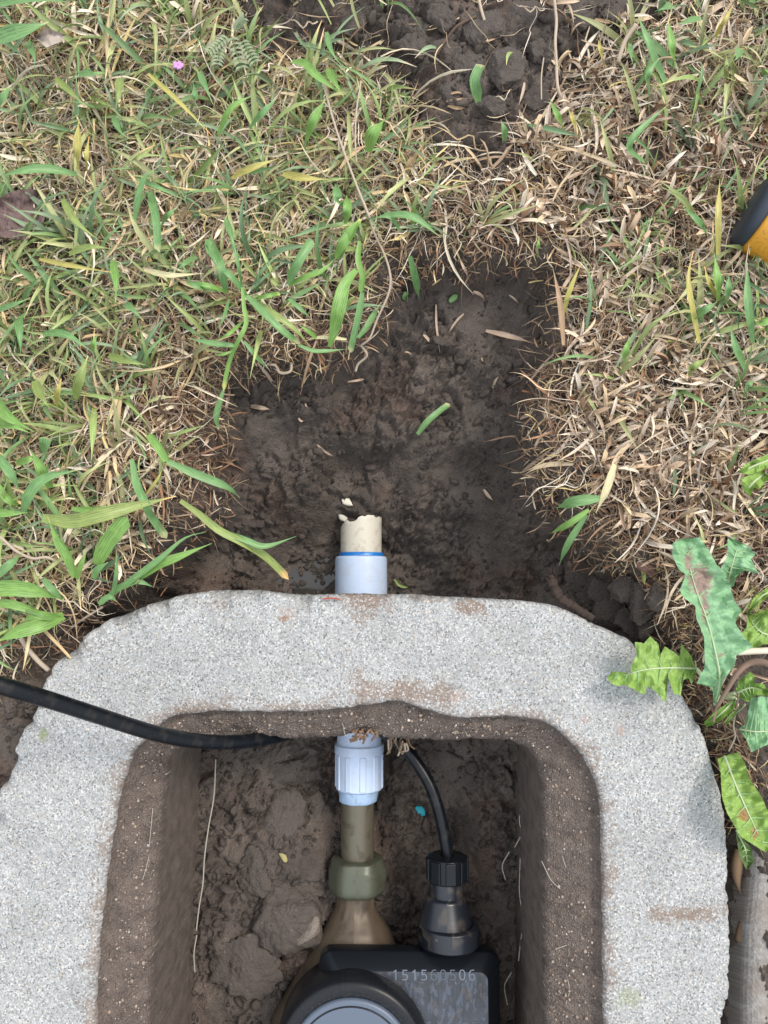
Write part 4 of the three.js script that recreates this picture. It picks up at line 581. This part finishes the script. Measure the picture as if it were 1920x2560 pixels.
// ---------------------------------------------------------------- roots
{
  const rootMat = std(lin(.42, .34, .26), .75), paleRoot = std(lin(.36, .34, .29), .6), brownRoot = std(lin(.105, .066, .05), .9, { bumpMap: soilBump, bumpScale: 0.002 });
  const root = (name, pts, r, mat, label, group) => tag(mesh(name, tube(pts.map(a => P(...a)), r, Math.max(20, pts.length * 6), 6), mat), label, 'root', group);
  const pt = (cf, list, h0, h1) => list.map(([x, y], i) => [...cf(x, y), mix(h0, h1, i / (list.length - 1)) + rr(-.0015, .0015, rh)]);
  root('root_strand', [...pt(c1, [[1395, 360], [1440, 520], [1480, 640], [1540, 800], [1600, 950]], .018, .014), ...pt(cA, [[1370, 0], [1420, 100], [1480, 280], [1550, 430], [1590, 570], [1580, 700], [1500, 880], [1450, 1010], [1390, 1060]], .012, -.02)], .0008, rootMat, 'long pale root strand looping from the lawn into the trench');
  root('root_strand', [...pt(c1, [[1560, 350], [1540, 480], [1535, 600], [1540, 700]], .02, .014)], .0006, rootMat, 'short root strand hanging beside the long root loop');
  root('root_strand', pt(cA, [[1440, 595], [1500, 585], [1580, 610], [1650, 640]], -.01, -.02), .0004, rootMat, 'hair thin root crossing the long root loop');
  root('root_strand', pt(cA, [[1595, 560], [1600, 660], [1540, 760], [1410, 840]], -.01, -.03), .0004, rootMat, 'hair thin root curving under the drooping blade');
  root('root_strand', pt(cA, [[1390, 1060], [1430, 1130], [1370, 1190], [1352, 1240]], -.02, -.035), .0009, rootMat, 'kinked tan root end on the trench soil');
  root('root_strand', pt(cA, [[740, 1190], [800, 1200], [830, 1250], [900, 1240], [910, 1180]], -.02, -.02), .001, rootMat, 'tan root curl under the sprawling grass plant');
  root('root_strand', pt(c2, [[410, 0], [425, 60], [445, 120]], .018, .012), .001, rootMat, 'thick short root on top of the heaped soil');
  root('root_strand', pt(c2, [[400, 70], [320, 110], [270, 170], [220, 240]], .014, .008), .001, brownRoot, 'brown root arching over the heaped soil');
  root('root_strand', pt(c2, [[735, -10], [745, 90], [740, 180], [745, 270], [750, 370], [765, 420]], .018, .01), .001, rootMat, 'straight pale root running down the heaped soil');
  root('root_strand', pt(c2, [[1090, 105], [1040, 180], [1010, 270]], .014, .004), .0016, rootMat, 'stout tan root beside the heaped soil');
  root('root_strand', pt(c2, [[690, 250], [680, 330], [680, 430]], .008, .006), .0005, rootMat, 'faint thin root below the straight pale root');
  root('root_strand', pt(cB, [[110, 1120], [150, 1180], [210, 1250], [265, 1300]], .0, -.01), .0016, rootMat, 'thick pale root end on bare soil by the concrete corner');
  root('root_strand', pt(cB, [[560, 955], [470, 1010], [400, 1060], [330, 1125]], -.004, -.03), .0008, rootMat, 'thin root bridging the gap beside the concrete corner');
  root('root_strand', pt(cB, [[330, 1120], [305, 1180], [305, 1230]], -.02, -.04), .0006, rootMat, 'fine root dropping into the gap beside the concrete');
  root('root_strand', pt(cB, [[0, 570], [90, 650], [180, 690], [260, 685], [350, 730]], .014, .008), .001, rootMat, 'wavy white root lying among bright green blades');
  // pit walls
  root('wall_root', [[466, 1640, -.12], [462, 1720, -.118], [450, 1790, -.116], [442, 1850, -.115], [438, 1910, -.116], [430, 1960, -.118], [424, 2010, -.12]], .00055, paleRoot, 'white root line running down the greenish pit wall');
  root('wall_root', [[425, 2020, -.116], [419, 2060, -.116], [421, 2100, -.12]], .0005, paleRoot, 'short white root low on the greenish pit wall');
  for (const [l, label] of [[[[1128, 1725], [1122, 1770], [1126, 1800], [1112, 1830]], 'white root squiggle high on the dark pit wall by the gland'], [[[1124, 1850], [1122, 1920], [1126, 1960]], 'straight white root on the dark pit wall beside the gland'], [[[1128, 2010], [1124, 2040], [1120, 2075]], 'glistening white root end on the dark pit wall'], [[[1100, 1840], [1085, 1870], [1092, 1900]], 'pale root hook beside the register box gland'], [[[1105, 2100], [1090, 2130], [1096, 2170]], 'pale root hook beside the register box corner']]) root('wall_root', l.map(([x, y]) => [x, y, -.122]), .00045, paleRoot, label);
  const ledgeRoots = [[[700, 1545], [735, 1555], [745, 1585], [752, 1590]], [[985, 1560], [1000, 1570], [1010, 1590]], [[940, 1568], [960, 1560], [975, 1562], [990, 1585]], [[880, 1560], [905, 1552], [920, 1556]], [[1010, 1555], [1040, 1562], [1065, 1572], [1080, 1588]], [[560, 1555], [590, 1550], [615, 1560], [630, 1575]], [[1250, 1980], [1256, 2020], [1252, 2040]], [[1215, 1850], [1225, 1880], [1240, 1900]], [[1200, 2050], [1215, 2045], [1228, 2040]], [[330, 1745], [326, 1790], [322, 1830]], [[322, 1850], [314, 1880], [308, 1900]], [[1170, 1860], [1190, 1900], [1210, 1920]], [[1225, 2110], [1230, 2140], [1222, 2170]]];
  ledgeRoots.forEach(l => root('rootlet', l.map(([x, y], i) => [x, y, -.0165 - .005 * (y < 1600 ? (y - 1540) / 50 : x > 700 ? (1300 - x) / 130 : (x - 240) / 100) + .0022]), .00022, paleRoot, 'hair thin white rootlet on the muddy lid ledge', 'rootlets on the lid ledge'));
  // root stub, bark and withered stems
  const barkMat = std(lin(.04, .026, .02), .95, { bumpMap: soilBump, bumpScale: 0.003 }), rs = thing('root_stub', 'broken brown root stub leaning on the concrete rim edge', 'root');
  mesh('stem', tube(pt(c6, [[722, 285], [735, 330], [765, 372], [830, 415], [905, 462]], -.02, -.003).map(a => P(...a)), u => .0036 * (1 - .3 * u) * (1 + .22 * n2(u * 9, 2) + .16 * n2(u * 34, 7)), 60, 12), barkMat, rs);
  for (const [x0, y0, x1, y1] of [[716, 300, 704, 262], [722, 296, 716, 238], [728, 296, 734, 232], [734, 305, 742, 262], [720, 310, 700, 285]]) mesh('splinter', tube([P(...c6(x0, y0), -.02), P(...c6((x0 + x1) / 2 + 2, (y0 + y1) / 2), -.019), P(...c6(x1, y1), -.016)], u => .0011 * (1 - .6 * u), 8, 5), barkMat, rs);
  root('bark_piece', pt(c8, [[1530, 350], [1525, 480], [1560, 600], [1555, 680], [1535, 750]], -.03, -.028), t => .0035 * (.6 + .5 * Math.sin(t * 9)), std(lin(.17, .11, .065), .85), 'tan splintered bark piece in the gap beside the slab').userData.category = 'bark';
  root('withered_stem', pt(cW, [[1110, 900], [1040, 872], [960, 885], [890, 945], [820, 1060], [765, 1160], [745, 1240]], .03, .012), t => .0022 * (1 - .6 * t), std(lin(.19, .125, .095), .85), 'withered brown stem drooping through the leafy weed').userData.category = 'stem';
  root('dry_stick', pt(cW, [[890, 812], [1000, 805], [1130, 800]], .02, .02), .0022, std(lin(.6, .55, .44), .7), 'pale straight dry stem behind the big toothed leaf').userData.category = 'stem';
  root('root_strand', pt(cW, [[1050, 1000], [960, 1040], [910, 1050], [890, 1150], [870, 1260], [880, 1330], [840, 1420]], .012, .0), .0005, rootMat, 'thin pale root trailing from the weed crown down the soil');
  root('red_sliver', [[697, 1294, .002], [715, 1292, .0025], [734, 1294, .002]], .0006, std(lin(.3, .06, .04), .6), 'tiny red sliver on the concrete rim').userData.category = 'debris';
  // tuft of roots and mud hanging at the pipe
  const rt = thing('root_tuft', 'brown clump of fine roots hanging under the ledge beside the white adapter', 'root'); for (let k = 0; k < 16; k++) { const x = rr(835, 890, rh), y = rr(1590, 1606, rh); mesh('fibre', tube([P(x, y, -.045), P(x + rr(-9, 9, rh), y + rr(6, 18, rh), -.055), P(x + rr(-16, 16, rh), y + rr(12, 36, rh), -.065)], .0007, 8, 5), k % 3 ? std(lin(.22, .15, .09), .9) : rootMat, rt); }
  const rt2 = thing('root_tuft', 'brown matted root clump stuck on the ledge lip above the pit', 'root'); for (let k = 0; k < 14; k++) { const x = rr(765, 815, rh), y = rr(1572, 1592, rh); mesh('fibre', tube([P(x, y, -.019), P(x + rr(-9, 9, rh), y + rr(-4, 8, rh), -.016), P(x + rr(-16, 16, rh), y + rr(0, 18, rh), -.024)], .0007, 8, 5), std(lin(.22, .14, .09), .9), rt2); }
}
console.log('roots done');
// ---------------------------------------------------------------- leafy weeds
function leafGeo(cf, poly, mid, hb, ht, opt = {}) {
  const W = poly.map(([x, y]) => cf(x, y)), ml = mid.map(([x, y]) => cf(x, y)), c = curve(ml.map(([x, y]) => V(x, y, 0)));
  const N = 110, M = 7, pos = [], col = [], idx = [], mp = [], uv = [], veins = [];
  const hitp = (ox, oy, dx, dy) => { let best = 0; for (let i = 0, j = W.length - 1; i < W.length; j = i++) { const ax = W[j][0] - ox, ay = W[j][1] - oy, bx = W[i][0] - ox, by = W[i][1] - oy, ca = dx * ay - dy * ax, cb = dx * by - dy * bx; if (ca * cb > 0) continue; const u = ca / (ca - cb), s = (ax + (bx - ax) * u) * dx + (ay + (by - ay) * u) * dy; if (s > best) best = s; } return best; };
  for (let i = 0; i <= N; i++) {
    const t = i / N, p = c.getPointAt(t), T = c.getTangentAt(t), nx = -T.y, ny = T.x, h = mix(hb, ht, t) + (opt.arch ?? .01) * Math.sin(Math.PI * t);
    const lw = hitp(p.x, p.y, nx, ny), rw = hitp(p.x, p.y, -nx, -ny); mp.push(P(p.x, p.y, h + .0004));
    for (let j = -M; j <= M; j++) {
      const s = j / M, w = (s > 0 ? lw : rw) * Math.abs(s), teeth = Math.abs(s) > .95 ? 1 + .05 * Math.abs(n2(i * .9, j > 0 ? 3 : 9)) : 1, sg = Math.sign(s), x = p.x + nx * w * sg * teeth, y = p.y + ny * w * sg * teeth;
      const hh = h + (opt.fold ?? .1) * Math.abs(s) ** 1.5 * .045 + (.0038 * n2(x * .03 + 3, y * .03) + .0006 * n2(x * .11, y * .11)) * Math.min(1, Math.abs(s) * 2);
      const q = P(x, y, hh); pos.push(q.x, q.y, q.z); uv.push(q.x / 0.04, q.z / 0.04); if (Math.abs(j) === 5 && i % 14 === 7 && w > 9 && opt.veins !== false) { veins.push([Math.max(0, i - 6), q.clone().add(V(0, .0003, 0))]); }
      const v = 1 + .12 * n2(x * .05, y * .05) + .06 * n2(x * .4, y * .4); let k = [v, v, v];
      for (const [sx, sy, rx, ry] of opt.soil || []) { const [a, b] = cf(sx, sy), d = Math.hypot((x - a) / rx, (y - b) / ry) + .35 * n2(x * .12, y * .12); if (d < 1) { const e = ss(1, .8, d); k = [mix(k[0], 1.25, e), mix(k[1], .46, e), mix(k[2], .72, e)]; } }
      col.push(...k);
      if (i < N && j < M) { const a = i * (2 * M + 1) + j + M; idx.push(a, a + 1, a + 2 * M + 1, a + 1, a + 2 * M + 2, a + 2 * M + 1); }
    }
  }
  return [geoOf(pos, idx, uv, col), mp, veins];
}
{
  const GS = heroMat([.2, .27, .17]); const LA = leafMat([.23, .44, .23]), LB = leafMat([.25, .4, .085]), LC = leafMat([.18, .33, .055]), LD = leafMat([.12, .2, .05]), rib = std(lin(.42, .48, .3), .6), ribV = std(lin(.27, .43, .2), .6);
  const leaf = (t, poly, mid, hb, ht, mat, opt) => { const [g, mp, veins] = leafGeo(cW, poly, mid, hb, ht, opt); const l = mesh('leaf', g, mat, t); for (const [k, q] of veins) { const p0 = mp[k].clone().add(V(0, .0002, 0)), pm = p0.clone().lerp(q, .5); mesh('vein', tube([p0, pm, q], u => .0004 * (1 - .7 * u), 6, 4, false), ribV, l); } mesh('midrib', tube(mp.filter((_, i) => i % 6 === 0 && i < 96).map(p => p.add(V(0, .0002, 0))), u => .0008 * (1 - .75 * u), 24, 6), rib, l); return l; };
  const a = thing('leafy_weed', 'broad leaved weed with a large blue green toothed leaf beside the concrete rim', 'weed');
  leaf(a, [[760, 1135], [745, 1120], [742, 985], [645, 1010], [660, 970], [695, 900], [690, 720], [640, 600], [636, 530], [560, 470], [541, 430], [560, 380], [578, 335], [535, 305], [497, 225], [495, 140], [560, 115], [590, 118], [660, 104], [690, 150], [725, 200], [760, 270], [800, 315], [850, 420], [862, 470], [880, 515], [918, 560], [882, 605], [880, 640], [912, 690], [945, 735], [990, 775], [940, 805], [885, 830], [872, 900], [820, 960], [800, 1010], [775, 1100]], [[757, 1130], [785, 980], [755, 800], [705, 610], [630, 400], [560, 110]], .012, .022, LA, { arch: .016, soil: [[668, 370, 27, 36], [690, 520, 9, 40], [590, 250, 8, 26], [790, 835, 6, 5]] }).userData.label = 'large blue green toothed leaf with a patch of dried mud';
  leaf(a, [[640, 925], [612, 840], [548, 762], [538, 840], [500, 810], [446, 778], [420, 832], [408, 762], [356, 718], [322, 760], [262, 752], [282, 820], [236, 905], [292, 955], [270, 985], [215, 938], [130, 930], [92, 968], [115, 1000], [150, 1018], [205, 1012], [260, 1040], [318, 1072], [342, 1012], [400, 1062], [455, 1122], [466, 960], [500, 1060], [545, 1076], [562, 980], [592, 970], [612, 1010], [632, 960]], [[640, 912], [480, 908], [330, 918], [230, 945], [95, 968]], .006, .012, LB, { arch: .012, fold: .06 });
  leaf(a, [[700, 1275], [688, 1240], [780, 1160], [885, 1093], [872, 1160], [790, 1235]], [[885, 1095], [790, 1190], [695, 1265]], .008, .003, LC, { arch: .006 });
  leaf(a, [[805, 1258], [850, 1190], [942, 1130], [890, 1190], [840, 1250]], [[940, 1132], [860, 1210], [808, 1255]], .008, .004, LB, { arch: .004 });
  leaf(a, [[880, 1050], [900, 990], [970, 935], [1000, 960], [990, 1000], [1060, 1010], [1090, 1080], [1010, 1075], [960, 1118], [900, 1090]], [[890, 1060], [980, 1030], [1085, 1060]], .006, .01, LC, { arch: .004 });
  for (const l of [[[640, 913, .007], [700, 985, .004], [785, 1085, -.004]], [[757, 1130, .012], [770, 1110, .006], [788, 1088, -.004]], [[885, 1062, .006], [840, 1075, .002], [790, 1088, -.004]], [[880, 1098, .008], [840, 1092, .004], [792, 1088, -.004]]]) mesh('petiole', tube(l.map(([x, y, h]) => P(...cW(x, y), h)), .0014, 10, 7), rib, a);
  const b = thing('leafy_weed', 'weed of two pale lobed leaves at the slab end of the dry turf', 'weed');
  leaf(b, [[835, 108], [870, 140], [950, 150], [1002, 210], [975, 240], [1022, 332], [940, 305], [885, 350], [862, 450], [820, 420], [790, 300], [832, 220]], [[830, 400], [865, 260], [908, 128]], .01, .02, LA, { arch: .008 });
  leaf(b, [[960, 552], [1000, 605], [1050, 620], [1081, 540], [1140, 640], [1140, 770], [1060, 760], [990, 795], [915, 705], [950, 660]], [[1150, 690], [1060, 700], [990, 640], [955, 570]], .012, .008, LB, { arch: .008 });
  leaf(b, [[950, 580], [990, 480], [1081, 410], [1140, 420], [1081, 470], [1000, 540]], [[1140, 425], [1040, 470], [955, 575]], .012, .014, LB, { arch: .004 });
  const d = thing('leafy_weed', 'weed with a long bright green leaf lying along the slab edge', 'weed');
  leaf(d, [[770, 1455], [830, 1440], [900, 1428], [940, 1500], [962, 1585], [1040, 1700], [1085, 1810], [1130, 1990], [1065, 2042], [985, 1990], [915, 1945], [890, 1900], [830, 1795], [800, 1700], [792, 1560]], [[815, 1450], [880, 1620], [960, 1800], [1070, 2035]], .004, .012, LB, { arch: .014, soil: [[930, 1810, 12, 16], [1000, 1920, 9, 16]] });
  leaf(d, [[975, 1095], [1050, 1088], [1140, 1100], [1150, 1350], [1060, 1385], [980, 1424], [950, 1350], [903, 1280], [960, 1245], [1004, 1185]], [[910, 1285], [1010, 1300], [1150, 1290]], .012, .016, LA, { arch: .008 });
  leaf(d, [[880, 1900], [980, 2020], [992, 2100], [950, 2150], [905, 2060]], [[885, 1905], [940, 2020], [955, 2145]], -.004, -.012, LD, { arch: .002 });
  const e = thing('leafy_weed', 'small bright green leaf pair rising from dry turf above the big weed', 'weed');
  const cE = (x, y) => { const [u, v] = c4(x, y); return [u, v]; };
  const leaf2 = (poly, mid, hb, ht, mat) => { const [g, mp] = leafGeo(cE, poly, mid, hb, ht, { arch: .006 }); const l = mesh('leaf', g, mat, e); mesh('midrib', tube(mp.filter((_, i) => i % 8 === 0 && i < 96), .0006, 16, 5), rib, l); };
  leaf2([[1530, 935], [1560, 900], [1659, 855], [1740, 840], [1740, 890], [1659, 915], [1580, 945]], [[1740, 865], [1640, 890], [1532, 937]], .01, .018, LB); leaf2([[1545, 960], [1640, 925], [1660, 960], [1620, 1010], [1600, 1000], [1580, 1040], [1550, 1010]], [[1650, 935], [1600, 975], [1560, 1020]], .01, .012, LB);
  const f = thing('fallen_leaf', 'dull purple brown dead leaf lying on the grass', 'leaf');
  { const [g] = leafGeo(c1, [[-60, 900], [40, 830], [130, 815], [205, 840], [200, 920], [175, 1000], [110, 1035], [20, 1025], [-60, 990]], [[-70, 940], [60, 920], [210, 900]], .006, .004, { arch: .006 }); mesh('blade', g, std(lin(.15, .098, .09), .85, { vertexColors: true, bumpMap: leafBump, bumpScale: 0.002 }), f); }
  const f2 = thing('fallen_leaf', 'greyish dead leaf scrap by the wide green blade at the lawn corner', 'leaf');
  { const [g] = leafGeo(c1, [[150, 160], [200, 120], [285, 150], [260, 180], [200, 205]], [[150, 165], [220, 160], [285, 152]], .016, .018, { arch: .003 }); mesh('blade', g, std(lin(.4, .34, .3), .8, { vertexColors: true }), f2); }
  // tiny flower and ferny sprig
  const fl = thing('lawn_flower', 'tiny purple pink flower low in the dry lawn', 'flower'); for (let k = 0; k < 5; k++) { const m = mesh('petal', clodGeo(k + 60, 6), std(lin(.5, .25, .55), .6), fl); const p = P(...c1(768 + 14 * Math.cos(k * 1.26), 282 + 10 * Math.sin(k * 1.26)), .018); m.scale.set(.0019, .0008, .0015); m.position.copy(p); }
  const sp = thing('ferny_sprig', 'grey green feathery sprig beside the torn turf', 'plant'); for (const [x0, y0, x1, y1] of [[1000, 160, 1050, 320], [995, 165, 900, 240], [1010, 150, 1060, 90], [960, 180, 940, 300], [1040, 180, 1110, 290]]) { const p0 = P(...c1(x0, y0), .012), p1 = P(...c1(x1, y1), .018); mesh('stalk', tube([p0, p0.clone().lerp(p1, .5).add(V(0, .003, 0)), p1], .0004, 8, 5), LD, sp); for (let k = 1; k < 8; k++) for (const s of [-1, 1]) { const q = p0.clone().lerp(p1, k / 8).add(V(0, .0025, 0)), dr = p1.clone().sub(p0).normalize(), o = V(-dr.z, 0, dr.x).multiplyScalar(s * .0048).addScaledVector(dr, .003); mesh('leaflet', ribbon([q, q.clone().addScaledVector(o, .5).add(V(0, .001, 0)), q.clone().add(o)], taper(.0018, .5, .5), 5, .2), GS, sp); } }
}
console.log('weeds done');
// ---------------------------------------------------------------- tool handle lying in the grass
{
  const t = thing('tool_handle', 'black and orange rubber tool handle lying in the stubble', 'tool');
  const e0 = P(1617, 447, .012), ax = P(1617 + 142, 447 + 74, .012).sub(e0).normalize();
  const part = (name, prof, mat, a0, a1) => { const g = new THREE.LatheGeometry(prof.map(([r, y]) => new THREE.Vector2(r, y)), 48, a0 ?? 0, a1 ?? Math.PI * 2); g.applyMatrix4(new THREE.Matrix4().makeBasis(V(-ax.z, 0, ax.x), ax, V(0, 1, 0))); g.translate(e0.x, e0.y, e0.z); return mesh(name, g, mat, t); };
  const rub = phys(lin(.022, .03, .045), .5), tex = smudge([.62, .3, .03], [.35, .16, .03], .6, 61), or = texMat(tex, .48, 6);
  part('end_cap', [[.0001, -.0005], [.019, 0], [.0235, .0022], [.0252, .005], [.0256, .0075], [.0252, .0088], [.024, .0092]], rub);
  part('orange_core', [[.02, .0088], [.0248, .0094], [.0254, .0115], [.0252, .03], [.0245, .06], [.0235, .1], [.0225, .14], [.021, .16], [.0001, .161]], or);
  part('rubber_overmould', [[.0256, .007], [.0262, .011], [.0266, .03], [.0262, .06], [.0252, .1], [.0242, .14], [.0235, .15]], rub, Math.PI, 3.24);
}
scene.traverse(o => { if (o.isMesh) { o.castShadow = true; o.receiveShadow = true; } });
renderer.render(scene, camera);
